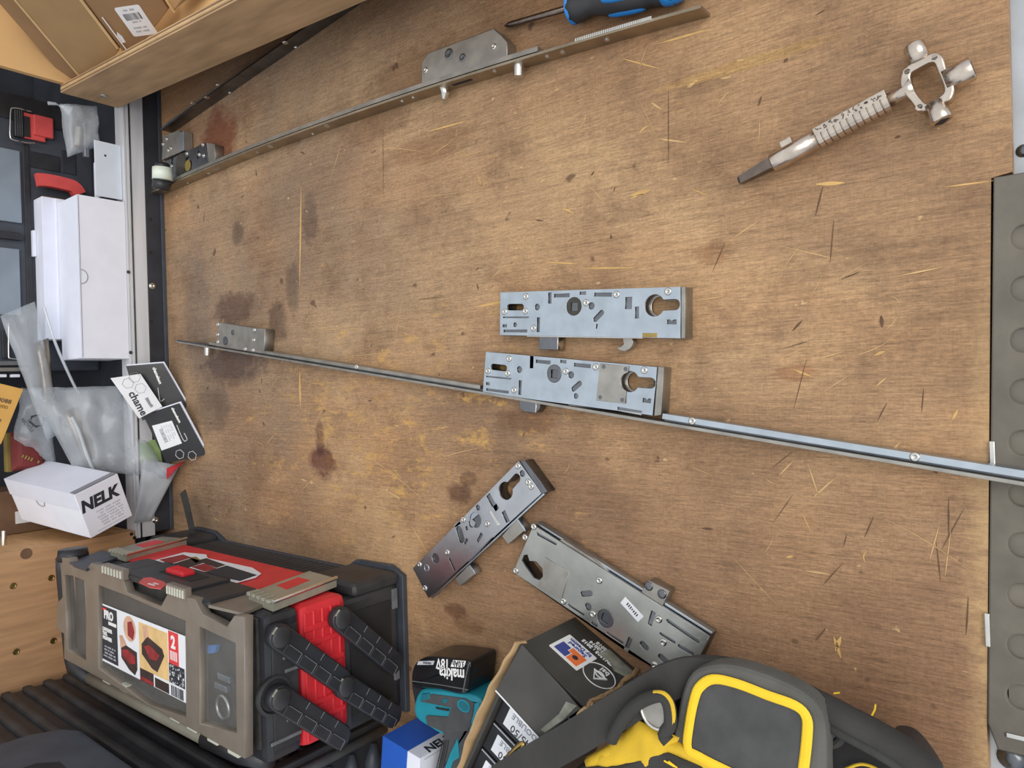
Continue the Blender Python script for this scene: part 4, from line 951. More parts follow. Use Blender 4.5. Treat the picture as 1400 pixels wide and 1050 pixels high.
# plywood crate with screws beside the shelf
CR = thing('plywood_crate', 'plywood crate with four screws in its front, left of the red toolbox', 'crate', (-1.30, -.34, .0588))
put('front_panel', boxw((FX-.006, -.52, .0640), (FX+.002, -.222, .46), .0008), 'ply_panel', CR)
put('side_panel', boxw((-1.46, -.234, .0640), (FX-.0065, -.222, .46), .0006), 'ply_light', CR)
put('inner_shelf', boxw((-1.46, -.52, .0590), (FX-.0065, -.2345, .0660)), 'wood_dark', CR)
put('back_ledge', boxw((-1.46, -.221, .0640), (-1.375, -.150, .40), .001), 'wood_dark', CR)
put('paper_tag', boxw((-1.3745, -.205, .155), (-1.3735, -.185, .185)), 'paper', CR)
put('hasp_rod', cyl((-1.29, -.200, .225), (-1.29, -.235, .227), .004, .004, 12), 'steel_bright', CR)
for x, y in ((18, 801), (70, 790), (73, 876), (22, 891)):
    p = PX(x, y, FX+.002); put('screw', lathe([(.0048, 0), (.0046, .0004), (.0036, .0006), (.003, .0003), (.0002, .0003)], 16), 'brass', CR, fr((FX+.002, p.y, p.z), (0, 1, 0), (1, 0, 0)))
p = PX(36, 757, FX+.002); put('filled_hole', lathe([(.008, 0), (.0075, .0004), (.0002, .0004)], 18), 'wood_dark', CR, fr((FX+.002, p.y, p.z), (0, 1, 0), (1, 0, 0)))

# ================================================================== RED AND BLACK CANTILEVER TOOLBOX
XN, XF_ = -.645, -1.107                                        # near and far end
YT, YB = -.222, -.372                                         # the side with the latches, the hinge side
TB = thing('cantilever_toolbox', 'red and black cantilever toolbox with clear lid and product label, lower left', 'toolbox', ((XN+XF_)/2, (YT+YB)/2, 0))
def tb(nm, a, b, mat, bev=.003, par=None, lab=None, sm=False): return put(nm, boxw(a, b, bev), mat, par or TB, label=lab, smooth=sm)
base = tb('base_tray', (XF_-.035, YB-.012, .006), (XN-.006, YT-.014, .088), 'plastic_scuffed', .006)
bm = slab([(XF_-.048, YB-.018, .007), (XN+.002, YB-.018, .007), (XN+.003, YT-.004, .007), (XN-.02, YT+.006, .007), (XN-.085, YT+.004, .007), (XN-.105, YT-.008, .007), (XF_+.06, YT-.008, .007), (XF_+.03, YT+.004, .007), (XF_-.03, YT+.005, .007), (XF_-.048, YT-.006, .007)], .0068, bev=.0015)
put('base_rim', bm, 'plastic_dark2', base)
for i, x0 in enumerate((XN-.088, XF_-.042)):                                   # moulded corner feet
    put('corner_foot', boxw((x0, YT-.016, .004), (x0+.086, YT+.0015, .076), .010, 3), 'plastic_scuffed', base)
for i in range(26):
    x = XF_+.055+i*(XN-.105-XF_-.055)/26; put('rib', boxw((x, YT-.0145, .012), (x+.0065, YT-.006, .060), .0015, 1), 'plastic_scuffed', base)
for i in range(17): put('rim_stitch', boxw((XN-.075+i*.0043, YT+.0028, .0062), (XN-.0722+i*.0043, YT+.0052, .0078)), 'plastic_dark2', base)
for z0, z1, y in ((.010, .018, YT-.030), (.010, .018, YB+.035)): put('end_peg', boxw((XN-.006, y-.012, z0), (XN-.003, y+.012, z1), .001), 'plastic_edge', base)
put('end_recess', boxw((XN-.0062, YB+.004, .020), (XN-.0045, YT-.030, .080), .0005), 'hole', base)
red = tb('red_tier', (XF_-.01, YB-.004, .0885), (XN, YT-.004, .150), 'plastic_red', .010)
for y in (YT-.030, YT-.046, YT-.070, YB+.040, YB+.022):
    put('moulded_rib', boxw((XN-.001, y-.0035, .094), (XN+.0016, y+.0035, .145), .0014, 1), 'plastic_red', red)
for i in range(5):
    z = .097+i*.011; put('moulded_rib', boxw((XN-.001, YB+.002, z), (XN+.0010, YT-.012, z+.003), .0008, 1), 'plastic_red', red)
blk = tb('black_tier', (XF_-.004, YB-.002, .1505), (XN+.001, YT-.003, .1925), 'plastic_black', .008)
put('end_recess', boxw((XN+.0008, YB+.010, .154), (XN+.0024, YT-.018, .184), .0008), 'plastic_scuffed', blk)
for y, z0, z1 in ((YT-.050, .152, .172), (YT-.064, .150, .170), (YB+.018, .152, .188), (YB+.036, .152, .170)):
    put('moulded_rib', boxw((XN+.001, y-.002, z0), (XN+.0030, y+.002, z1), .0008, 1), 'plastic_edge', blk)
put('pivot_hole', lathe([(.008, 0), (.008, .002), (.006, .002), (.006, .0004), (.0002, .0004)], 18), 'plastic_scuffed', blk, fr((XN+.0008, YT-.024, .166), (0, 1, 0), (1, 0, 0)))
put('pivot_hole', lathe([(.020, 0), (.020, .003), (.017, .004), (.015, .0015), (.0002, .0015)], 24), 'plastic_scuffed', blk, fr((XN+.0008, -.306, .183), (0, 1, 0), (1, 0, 0)))

def arm(p, q, wd=.0125):
    p, q = Vector((0,)+p), Vector((0,)+q); d = (q-p).normalized(); ln = (q-p).length; F = fr(Vector((XN+.003, p.y, p.z)), d, (1, 0, 0))
    ol = [];
    for i in range(9): th = math.pi/2+math.pi*i/8; ol.append((wd*math.cos(th), wd*math.sin(th)))
    ol += [(ln, -wd), (ln+wd*.5, -wd*.7), (ln+wd*.75, 0), (ln+wd*.5, wd*.7), (ln, wd)]
    r = put('cantilever_arm', prism(ol, 0, .011, [], .0016), 'plastic_black', TB, F)
    put('pivot_cap', lathe([(wd*.86, 0), (wd*.86, .0020), (wd*.72, .0034), (.0002, .0036)], 22), 'plastic_scuffed', r, F @ Matrix.Translation((0, 0, .011)), smooth=True)
    put('spring_clip', boxw((-wd*.9, -.003, .002), (-wd*.9+.004, .005, .0128), .0008), 'latch_clear', r, F)
    n = 4
    for i in range(n):
        x0 = wd*.9+(ln-wd*.6)*i/n; L_ = (ln-wd*.6)/n-.0022
        put('grip_block', boxw((x0, -wd*.92, .0108), (x0+L_, -wd*.12, .0128), .0005, 1), 'plastic_black', r, F)
        put('grip_edge', boxw((x0+L_-.0004, -wd*.92, .0120), (x0+L_+.0006, -wd*.12, .0130), .0002, 1), 'plastic_edge', r, F)
        put('grip_edge', boxw((x0+.002, -wd*.14, .0122), (x0+L_, -wd*.08, .0129), .0001, 1), 'plastic_edge', r, F)
        if i: put('grip_edge', boxw((x0, wd*.30, .0108), (x0+.0008, wd*.9, .0116), .0001, 1), 'plastic_edge', r, F)
arm((-.245, .181), (-.316, .106)); arm((-.322, .103), (-.382, .034)); arm((-.248, .105), (-.322, .030)); arm((-.306, .183), (-.376, .108))

# lid: smoked frame, clear panes, contents
ZL = .2130
LX0, LX1, LY0, LY1 = XF_, XN-.002, -.362, YT+.001
def T2(x, y, z=ZL): return P(x, y, z)
def zz(x, y): return (x/3, 700+y/3)
lid = bpy.data.objects.new('clear_lid', None); lid.empty_display_size = .02; _link(lid, TB, Matrix.Translation(((LX0+LX1)/2, (LY0+LY1)/2, ZL))); lid['label'] = 'smoked clear lid with product label'
def lidpoly(nm, zp, th, mat, z=ZL, par=None, bev=0.0):
    pts = [T2(*zz(*q), z) for q in zp]; return put(nm, slab(pts, th, bev=bev), mat, par or lid)
fr_o = [(246, 185), (285, 190), (300, 225), (350, 240), (372, 210), (500, 252), (520, 330), (660, 385), (690, 330), (800, 360), (830, 420), (930, 470), (960, 425), (1002, 432), (1002, 1012), (262, 602), (262, 500), (230, 480), (234, 372), (256, 350)]
# frame as a plate with four real openings
F_ = fr((0, 0, ZL), (1, 0, 0), (0, 0, 1)); Fi = F_.inverted()
def lp(q): v = T2(*zz(*q)); return (v.x, v.y)
holes = [[(266, 258), (296, 262), (352, 285), (352, 608), (275, 565)], [(404, 300), (520, 345), (640, 398), (760, 448), (762, 840), (610, 790), (404, 640)], [(818, 470), (965, 540), (970, 905), (820, 868)]]
put('lid_frame', prism([lp(q) for q in fr_o], -.010, 0, [[lp(q) for q in h] for h in holes], .0008), 'lid_frame', lid, F_)
for h in holes: put('pane', prism([lp(q) for q in h], -.0075, -.006), 'lid_clear', lid, F_)
tray = put('tray_floor', boxw((LX0+.004, LY0+.004, .1930), (LX1-.004, LY1-.006, .1960)), 'tray_inside', lid)
for q0, q1 in (((360, 260), (380, 640)), ((790, 470), (800, 890))):
    a, b = T2(*zz(*q0), .2), T2(*zz(*q1), .2); put('divider', ribbon([a, b], .0085, .0015, (0, 0, 1)), 'lid_white', lid)
for q0, q1 in (((275, 262), (285, 560)), ((405, 320), (410, 630))):
    a, b = T2(*zz(*q0), .2035), T2(*zz(*q1), .2035); put('divider', ribbon([a, b], .006, .0105, (0, 0, 1)), 'white_metal', lid)
for x, y, r, m in ((845, 590, .011, 'plastic_red'), ):
    q = T2(*zz(x, y), .1965); put('red_cap', cyl(q, q+Vector((0, 0, .007)), r*.55, r*.5, 14), m, lid)
put('blue_wing', slab([T2(*zz(*q), .2040) for q in ((815, 582), (850, 548), (890, 545), (880, 578), (840, 582))], .004), 'blue_handle', lid)
q = T2(*zz(915, 800), .1985); put('washer', tube([q+Vector((.012*math.cos(2*math.pi*i/20), .012*math.sin(2*math.pi*i/20), 0)) for i in range(20)], .0022, 8, loop=True), 'steel_bright', lid, smooth=True)
for x, y in ((928, 680), (915, 718)):
    q = T2(*zz(x, y), .1995); put('screw_set', boxw((q.x-.014, q.y-.0035, .1962), (q.x+.010, q.y+.0035, .2020), .0012), 'zinc', lid)
random.seed(11)
for i in range(18):
    q = T2(*zz(random.uniform(420, 960), random.uniform(660, 800)), .1965)
    if LY0+.012 < q.y < LY1-.01 and LX0+.01 < q.x < LX1-.012:
        put('loose_bit', cyl(q, q+Vector((random.uniform(-.012, .012), random.uniform(-.006, .006), .002)), .0016, .0014, 8), random.choice(['zinc_dark', 'zinc_dull', 'brass']), lid)
for q_ in ((340, 625), (430, 690), (500, 725), (710, 845), (780, 885), (865, 935), (950, 985), (310, 610)):
    q = T2(*zz(*q_)); put('hinge_tab', boxw((q.x-.010, q.y-.004, ZL-.008), (q.x+.010, q.y+.005, ZL-.001), .001), 'lid_white', lid)
for q0, q1 in (((425, 240), (510, 268)), ((690, 320), (765, 352))):
    a, b = T2(*zz(*q0)), T2(*zz(*q1)); g_ = put('finger_grip', boxw((a.x, (a.y+b.y)/2-.004, ZL-.006), (b.x, (a.y+b.y)/2+.009, ZL+.002), .001), 'lid_frame', TB)
    for i in range(7):
        x = a.x+(b.x-a.x)*(i+.3)/7; put('grip_ridge', boxw((x, (a.y+b.y)/2-.002, ZL+.0016), (x+.0022, (a.y+b.y)/2+.007, ZL+.0034), .0004, 1), 'lid_white', g_)
# product label
pl = [T2(*zz(*q), ZL-.0055) for q in ((412, 368), (768, 495), (768, 764), (415, 604))]
o_ = pl[3]; wL = ((pl[1]-pl[0]).length+(pl[2]-pl[3]).length)/2; hL = ((pl[3]-pl[0]).length+(pl[2]-pl[1]).length)/2
PF = fr(o_+Vector((0, 0, .0002)), (1, 0, 0), (0, 0, 1))
lb = put('product_label', boxw((0, 0, 0), (wL, hL, .0005)), 'paper', TB, PF)
def lr(x0, y0, x1, y1, m, z=.0006, nm='print_block'): return put(nm, boxw((x0*wL, (1-y1)*hL, .0004), (x1*wL, (1-y0)*hL, z)), m, lb, PF)
lr(.025, .03, .235, .96, 'ink'); lr(.04, .06, .10, .10, 'print_red', .0009); lr(.125, .265, .225, .32, 'print_white', .0009)
put('lettering', text('PRO', hL*.20, bold=.0006, sx=.95), 'print_white', lb, PF @ Matrix.Translation((.13*wL, hL*.83, .0009)))
put('lettering', text('CANTILEVER\nTOOL\nORGANISER', hL*.082, bold=.0003, align='LEFT', sx=.8, space=.9), 'print_white', lb, PF @ Matrix.Translation((.045*wL, hL*.50, .0009)))
put('lettering', fine_print(.16*wL, 4, hL*.055, hL*.035, 8), 'ink_light', lb, PF @ Matrix.Translation((.13*wL, hL*.20, .0009)))
lr(.50, .06, .82, .80, 'print_tan'); lr(.50, .80, .655, 1.0, 'print_dark'); lr(.67, .84, .82, .99, 'print_dark', .0007); lr(.505, .93, .65, .99, 'print_maroon', .0009)
lr(.83, .01, .93, .50, 'print_red', .0008); lr(.825, .50, .985, .80, 'ink', .0006)
put('lettering', text('2', hL*.26, bold=.0008), 'print_white', lb, PF @ Matrix.Translation((.88*wL, hL*.83, .0010)))
for i in range(6): lr(.845+i*.013, .30, .851+i*.013, .44, 'print_white', .0010)
random.seed(4)
for i in range(46):
    x, y = random.uniform(.83, .97), random.uniform(.50, .78); lr(x, y, x+random.uniform(.004, .012), y+random.uniform(.01, .04), random.choice(['print_white', 'ink_light', 'ink_grey']), .0009, 'print_fleck')
def lpoly(pts, m, z): put('print_shape', prism([(x*wL, (1-y)*hL) for x, y in pts], .0004, z), m, lb, PF)
lpoly([(.33+.075*math.cos(t/20*6.283)+.06, .24+.21*math.sin(t/20*6.283)) for t in range(20)], 'print_pink', .0007)
lpoly([(.37, .14), (.42, .10), (.45, .26), (.43, .40), (.37, .36)], 'print_maroon', .0010)
lpoly([(.26, .42), (.30, .40), (.36, .56), (.34, .80), (.29, .82), (.27, .60)], 'print_pink', .0007)
lpoly([(.28, .62), (.34, .54), (.47, .58), (.47, .86), (.44, .97), (.37, .92), (.28, .78)], 'print_dark', .0008)
lpoly([(.29, .64), (.36, .60), (.45, .66), (.45, .78), (.38, .82), (.30, .74)], 'print_maroon', .0010)
lpoly([(.53, .40), (.60, .24), (.76, .34), (.78, .44), (.70, .74), (.64, .72), (.53, .56)], 'print_dark', .0008)
lpoly([(.56, .42), (.62, .36), (.73, .46), (.70, .56), (.62, .58)], 'print_maroon', .0010)
lpoly([(.54, .10), (.60, .08), (.62, .22), (.57, .30)], 'print_pink', .0010)
x = .845
while x < .975:
    ww = random.choice((.004, .008)); lr(x, .83, x+ww, .985, 'ink', .0009, 'bar'); x += ww+random.choice((.005, .009))

# latch side
def yb(p, q, d0, d1, mat, nm, bev=.001, par=None):
    a, b = PY(*p, YT), PY(*q, YT)
    return put(nm, boxw((min(a.x, b.x), YT+d0, min(a.z, b.z)), (max(a.x, b.x), YT+d1, max(a.z, b.z)), bev), mat, par or TB)
fr_red = put('front_panel', boxw((-1.07, YT-.004, .070), (-.735, YT-.0005, .160), .001), 'plastic_red', TB)
clasp = put('lid_clasp', boxw((-.985, YT-.003, .148), (-.720, YT+.004, .2075), .005, 3), 'plastic_black', TB)
put('clasp_hood', boxw((-.930, YT+.002, .150), (-.775, YT+.0065, .2085), .004, 3), 'plastic_black', clasp)
def yslab(pts, th, mat, nm, par, off):
    v = [PY(x, y, YT+off) for x, y in pts]; return put(nm, slab(v, th, (0, 1, 0)), mat, par)
bd = yslab([(190, 796), (196, 790), (206, 789), (224, 795), (228, 799), (220, 805), (205, 803)], .0008, 'plastic_red_dull', 'badge', TB, .0074)
a = PY(196, 797, YT+.0076); b = PY(224, 800, YT+.0076)
put('lettering', fine_print(.016, 2, .0045, .0032, 12), 'print_white', bd, fr((a+b)/2, (1, 0, 0), (0, 1, 0)) @ Matrix.Rotation(math.pi, 4, 'Z') @ Matrix.Diagonal((1, 1, 1, 1)))
put('button_well', boxw((-.885, YT+.0062, .160), (-.805, YT+.0072, .182), .0006), 'hole', clasp)
bt = put('release_button', boxw((-.872, YT+.006, .164), (-.830, YT+.0125, .180), .0025, 2), 'plastic_red', TB)
for i in range(5): put('button_ridge', boxw((-.868+i*.008, YT+.0122, .1655), (-.865+i*.008, YT+.0134, .1785), .0004, 1), 'plastic_red', bt)
st = yslab([(207, 767), (252, 755), (282, 758), (284, 763), (345, 776), (357, 784), (350, 789), (314, 799)], .0008, 'paper', 'product_sticker', TB, .0012)
for pts, m in (([(218, 765), (250, 758), (262, 762), (232, 771)], 'print_maroon'), ([(236, 771), (262, 763), (282, 768), (254, 777)], 'print_dark'), ([(258, 762), (268, 761), (275, 766), (268, 770)], 'ochre_card'), ([(270, 766), (282, 763), (308, 772), (296, 776)], 'print_dark'), ([(276, 783), (310, 773), (351, 786), (328, 794)], 'ink'), ([(262, 775), (280, 770), (296, 777), (280, 781)], 'print_maroon')):
    yslab(pts, .0004, m, 'print_block', st, .0016)
for k, (pts, win) in enumerate((([(340, 810), (423, 780), (460, 790), (373, 823)], [(378, 800), (408, 789), (424, 793), (392, 806)]), ([(151, 752), (222, 733), (255, 736), (172, 758)], [(185, 745), (212, 738), (228, 741), (198, 749)]))):
    v = [PY(x, y, YT+.008) for x, y in pts]; lt = put('side_latch', slab(v, .010, (0, 1, 0), bev=.002), 'latch_clear', TB, label='grey-green side latch with red window')
    put('latch_window', slab([PY(x, y, YT+.0082) for x, y in win], .0008, (0, 1, 0)), 'plastic_red', lt)
    put('latch_rail', tube([(v[2]+v[1]*.0), v[3]], .0024, 8), 'steel_bright', lt)
    for i in range(5):
        c_ = v[0].lerp(v[3], (i+.5)/5); put('latch_ridge', boxw(c_+Vector((-.003, -.002, -.010)), c_+Vector((.003, .0022, .004)), .0008, 1), 'latch_clear', lt)
sp = put('side_shelf', slab([PY(x, y, YT+.0008) for x, y in ((285, 827), (335, 808), (375, 820), (333, 838))], .003, (0, 1, 0)), 'lid_frame', TB)
sp = put('side_shelf', slab([PY(x, y, YT+.0008) for x, y in ((95, 768), (140, 752), (165, 760), (118, 778))], .003, (0, 1, 0)), 'plastic_dark2', TB)
# carrying handle folded down on the hinge side
hd = put('carry_handle', tube([(-1.088, -.386, .190), (-.752, -.380, .190)], .0085, 16), 'tube_grey', TB, smooth=True, label='grey tube of the carrying handle')
put('handle_end', tube([(-.765, -.3805, .190), (-.700, -.379, .188), (-.66, -.377, .180)], .0105, 12), 'plastic_black', TB, smooth=True)
put('handle_end', tube([(-1.075, -.386, .190), (-1.135, -.385, .189), (-1.142, -.372, .189), (-1.142, -.245, .196), (-1.135, -.228, .198)], .0105, 12), 'plastic_black', TB, smooth=True)
put('handle_pivot', cyl((-1.108, -.226, .196), (-1.108, -.212, .196), .020, .018, 24), 'plastic_black', TB, smooth=True)

# ================================================================== BLACK RIBBED TOOL CHEST (bottom left)
CX0, CX1, CY = -1.212, -.690, -.414
CH = thing('tool_chest', 'tall black ribbed plastic tool chest in the bottom left corner', 'tool chest', ((CX0+CX1)/2, CY-.12, 0))
put('chest_body', boxw((CX0, CY-.26, 0), (CX1, CY-.006, .46), .008), 'plastic_black', CH)
for i in range(17):
    z = .012+i*.0262; put('side_rib', boxw((CX0+.006, CY-.010, z), (CX1-.022, CY, z+.0125), .0045, 2), 'plastic_scuffed', CH)
put('edge_post', boxw((CX1-.018, CY-.018, .001), (CX1-.002, CY+.0035, .46), .003), 'plastic_scuffed', CH)
for i in range(13):
    z = .02+i*.033; put('end_dent', tube([(CX1+.001, CY-.020, z), (CX1+.003, CY-.040, z+.004), (CX1+.001, CY-.062, z+.006)], [.004, .0105, .004], 12), 'plastic_dark2', CH, smooth=True)
put('end_bead', tube([(CX1+.001, CY-.010, .002), (CX1+.001, CY-.010, .45)], .006, 10), 'plastic_edge', CH, smooth=True)
bz = [PY(x, y, CY+.012) for x, y in ((-30, 1042), (0, 1016), (40, 1003), (86, 995), (112, 997), (130, 1010), (190, 1052), (230, 1090), (-30, 1090))]
put('moulded_boss', slab(bz, .016, (0, 1, 0), bev=.006), 'plastic_dark2', CH)
put('boss_recess', slab([PY(x, y, CY+.0124) for x, y in ((30, 1050), (50, 1043), (82, 1041), (98, 1056), (110, 1080), (20, 1080))], .002, (0, 1, 0), bev=.0008), 'hole', CH)

# ================================================================== CORDLESS DRILL
def outl(pts, z): return [P(x, y, z) for x, y in pts]
DR = thing('cordless_drill', 'teal and black cordless drill lying on its side beside the toolbox', 'drill', P(615, 960, 0))
bt_ = put('battery', slab(spline(outl([(561, 930), (564, 912), (573, 902), (590, 898), (632, 903), (642, 908), (640, 925), (634, 950), (600, 944), (566, 940)], .050), 3, True), .042, bev=.005), 'battery_black', DR, label='black battery pack with white lettering', smooth=False)
put('battery_lower', slab(outl([(562, 938), (600, 944), (650, 952), (645, 972), (600, 972), (567, 966)], .044), .036, bev=.003), 'plastic_black', bt_)
put('battery_seam', tube(outl([(562, 931), (600, 936), (640, 943)], .0502), .0005, 6), 'plastic_edge', bt_)
put('corner_crease', tube(outl([(641, 908), (637, 925), (633, 946)], .0500), .0006, 6), 'plastic_edge', bt_)
BD = (P(570, 916, .05)-P(632, 922, .05)).normalized(); BN = (0, 0, 1)
def bl_(s_, sz, x, y, mat='print_white', **k): return put('lettering', text(s_, sz, **k), mat, bt_, fr(P(x, y, .0502), BD, BN))
bl_('makita.', .0175, 617, 921, shear=.25, bold=.0003, sx=.80)
bl_('18V', .0150, 606, 907, shear=.28, bold=.0002, sx=.80)
pb = put('capacity_plate', slab(outl([(619, 902.5), (637, 903.8), (634, 913), (616, 911.5)], .0505), .0004), 'print_white', bt_)
put('lettering', text('3.0Ah', .0090, shear=.2, bold=.0001, sx=.8), 'battery_black', bt_, fr(P(627, 907.6, .0507), BD, BN))
pb = put('type_plate', slab(outl([(572, 904), (594, 903.5), (592, 909), (570, 909)], .0505), .0004), 'ink_light', bt_)
put('lettering', fine_print(.018, 1, .01, .0030, 10), 'battery_black', bt_, fr(P(582, 906.3, .0507), BD, BN))
FZ = .048
ft = put('foot', slab(spline(outl([(574, 944), (600, 943), (630, 947), (656, 957), (654, 974), (646, 1000), (612, 1008), (586, 995), (569, 983), (565, 966)], FZ), 3, True), .040, bev=.005), 'teal', DR)
put('foot_rubber', slab(outl([(590, 949), (636, 955), (648, 962), (646, 977), (640, 1000), (612, 1004), (584, 992), (581, 981), (584, 978), (612, 980), (616, 968), (592, 963), (575, 960), (574, 957)], FZ+.0012), .02, bev=.0015), 'grip_rubber', ft)
put('foot_inlay', slab(outl([(576, 949), (586, 948), (587, 956), (574, 959)], FZ+.002), .004, bev=.0008), 'teal_dark', ft)
put('foot_inlay', slab(outl([(606, 955), (613, 956), (609, 962), (603, 961)], FZ+.002), .004, bev=.0008), 'teal_dark', ft)
put('slot', slab(outl([(595, 967), (614, 970), (613, 972.5), (597, 969.5)], FZ+.0016), .0010), 'hole', ft)
c_ = P(634, 965, FZ+.0014); put('boss_ring', tube([c_+Vector((.0080*math.cos(2*math.pi*i/18), .0056*math.sin(2*math.pi*i/18), 0)) for i in range(18)], .0010, 6, loop=True), 'teal', ft)
put('boss', slab([c_+Vector((.0076*math.cos(2*math.pi*i/18), .0053*math.sin(2*math.pi*i/18), .0004)) for i in range(18)], .002), 'teal_dark', ft)
gp = put('grip', slab(spline(outl([(606, 996), (646, 987), (638, 1010), (632, 1050), (622, 1110), (586, 1110), (596, 1052), (604, 1015)], FZ+.001), 3, True), .040, bev=.006), 'grip_rubber', DR)
for k in range(4): put('grip_groove', tube(outl([(606+k*2.6, 1012), (597+k*3, 1050), (588+k*3, 1085)], FZ+.0012), .0006, 6), 'hole', gp)
put('side_inlay', slab(outl([(625, 1010), (627, 1036), (618, 1042), (612, 1062), (604, 1060), (615, 1030)], FZ+.003), .006, bev=.001), 'teal', gp)

# ================================================================== BLUE AND WHITE LETTERED BOX
b0 = P(523, 1006, .060); b1 = P(590, 1047, .060); e1 = b1-b0; e1.z = 0; e1.normalize(); e2 = Vector((e1.y, -e1.x, 0))
BBF = fr((b0.x, b0.y, 0), e1, (0, 0, 1))                      # local x along the lettered side, local -y away from it
BB = thing('lettered_box', 'blue and white cardboard box lettered NELK under the drill', 'box', (b0.x, b0.y, 0))
xb = (BBF.inverted() @ P(557, 1027, .060)).x
put('box_body', boxw((0, -.10, .0004), (xb, 0, .060), .0008), 'blue_box', BB, BBF)
put('box_end', boxw((xb, -.10, .0004), (.060, 0, .060), .0008), 'white_card', BB, BBF)
put('lettering', text('NELK', .0165, shear=.2, bold=.0004), 'ink', BB, BBF @ fr((xb+.014, .0003, .026), (0, 0, -1), (0, 1, 0)))
put('lid_crease', boxw((xb+.024, .0, .0005), (xb+.0246, .0005, .058)), 'ink_light', BB, BBF)

# ================================================================== OPEN CARTON OF CYLINDER BOXES
t0, t1 = P(712, 880, .088), P(797, 968, .094); e1 = t1-t0; e1.z = 0; wC = e1.length; e1.normalize(); e2 = Vector((e1.y, -e1.x, 0)); HC = .090
CF = fr((t0.x, t0.y, 0), e1, (0, 0, 1)); CFI = CF.inverted()   # local x along the printed front, local y = +out, interior at -y
CT = thing('open_carton', 'open black carton with torn brown edges holding small lettered boxes', 'carton', (t0.x, t0.y, 0))
DC = .16; TK = .003
fw = put('front_wall', boxw((0, -TK, .0003), (wC, 0, HC), .0006), 'card_black_worn', CT, CF)
put('side_wall', boxw((0, -DC, .0003), (TK, -TK, HC), .0006), 'card_black_worn', CT, CF)
put('side_wall', boxw((wC-TK, -DC, .0003), (wC, -TK, HC-.002), .0006), 'card_black', CT, CF)
put('back_wall', boxw((0, -DC-TK, .0003), (wC, -DC, HC), .0006), 'card_black', CT, CF)
put('carton_floor', boxw((TK, -DC, .0003), (wC-TK, -TK, .003)), 'kraft', CT, CF)
random.seed(21)
rim = [Vector((random.uniform(-.0012, .0008)-.007*math.sin(math.pi*min(1, i/15)), -i*.0115, HC-.004+random.uniform(-.001, .0015))) for i in range(15)]
put('torn_rim', ribbon(spline(rim, 3), .012, .003, (-.35, 0, 1)), 'kraft', CT, CF)
rim = [Vector((wC+random.uniform(-.001, .003), random.uniform(-.002, .002), .002+i*(HC-.002)/10)) for i in range(11)]
put('torn_edge', tube(spline(rim, 3), .0024, 6), 'cardboard', CT, CF)
put('corner_tear', tube([(wC+.001, -.001, HC-.008), (wC+.003, -.004, HC+.003), (wC, -.010, HC+.004)], [.003, .005, .003], 8), 'cardboard_edge', CT, CF)
fl = [P(714, 881, .0915), P(794, 969, .0935), P(737, 1009, .102), P(678, 944, .100)]
F_ = fr(sum(fl, Vector())/4, fl[1]-fl[0], (fl[1]-fl[0]).cross(fl[0]-fl[3])); Fi = F_.inverted()
flp = put('top_flap', prism([tuple((Fi @ q).xy) for q in fl], -.002, 0, [], .0004), 'card_black_worn', CT, F_)
put('flap_edge', tube([fl[3]+Vector((0, 0, .0003)), fl[2]+Vector((0, 0, .0003))], .0007, 6), 'paper', flp)
put('worn_patch', slab([F_ @ (Fi @ P(x, y, .097)).xy.to_3d()+Vector((0, 0, .0003)) for x, y in ((772, 960), (786, 966), (770, 984), (748, 1000), (742, 996), (764, 976))], .0004), 'card_wear', flp)
# print on the front: badge, certification ring, three lines
def cf(u, v): return CF @ fr((u, .0002, v), (-1, 0, 0), (0, 1, 0))
TZ = lambda v: v
bdg = put('orange_blue_badge', prism(rrect(.034, .034, .001), 0, .0004), 'print_white', CT, cf(wC*.40, .046))
put('badge_block', prism([(.0, .0135), (.0135, .0135), (.0135, -.002), (.004, -.002), (.004, .004), (.0, .004)], .0003, .0007), 'print_navy', bdg, cf(wC*.40, .046))
put('badge_block', prism([(-.0135, .0135), (-.001, .0135), (-.001, .003), (.003, .003), (.003, -.004), (-.0135, -.004)], .0003, .0007), 'print_orange', bdg, cf(wC*.40, .046))
put('badge_dot', prism(circ(-.006, .005, .003, 12), .0006, .0009), 'ink', bdg, cf(wC*.40, .046))
put('lettering', text('Secured\nby Design', .0064, bold=.0002, space=.8), 'print_navy', bdg, cf(wC*.40, .046) @ Matrix.Translation((0, -.0098, .0005)))
q_ = cf(wC*.80, .046)
crt = put('certification_ring', tube([Vector((.0155*math.cos(2*math.pi*i/28), .0155*math.sin(2*math.pi*i/28), .0002)) for i in range(28)], .0005, 5, loop=True), 'print_white', CT, q_)
put('certification_mark', tube([Vector((x, y, .0003)) for x, y in ((-.007, -.002), (0, .009), (.007, -.002))], .0010, 5, loop=True), 'print_white', crt, q_)
put('certification_mark', tube([Vector((.0045*math.cos(2*math.pi*i/16), -.001+.0035*math.sin(2*math.pi*i/16), .0003)) for i in range(16)], .0007, 5, loop=True), 'print_white', crt, q_)
put('lettering', text('bsi', .0085, bold=.0002), 'print_white', crt, q_ @ Matrix.Translation((0, -.0095, .0002)))
put('lettering', text('BS EN1303 : 2015\nTS007-1:2014\n+ A2:2018', .0060, bold=.00025, align='CENTER'), 'print_white', fw, cf(wC*.60, .015) @ Matrix.Diagonal((1, 1, 1, 1)))
put('worn_patch', prism([(-.018, -.013), (.016, -.015), (.018, .002), (.006, .0), (-.004, .006), (-.016, .0)], 0, .0003), 'card_wear', fw, cf(wC*.80, .020))
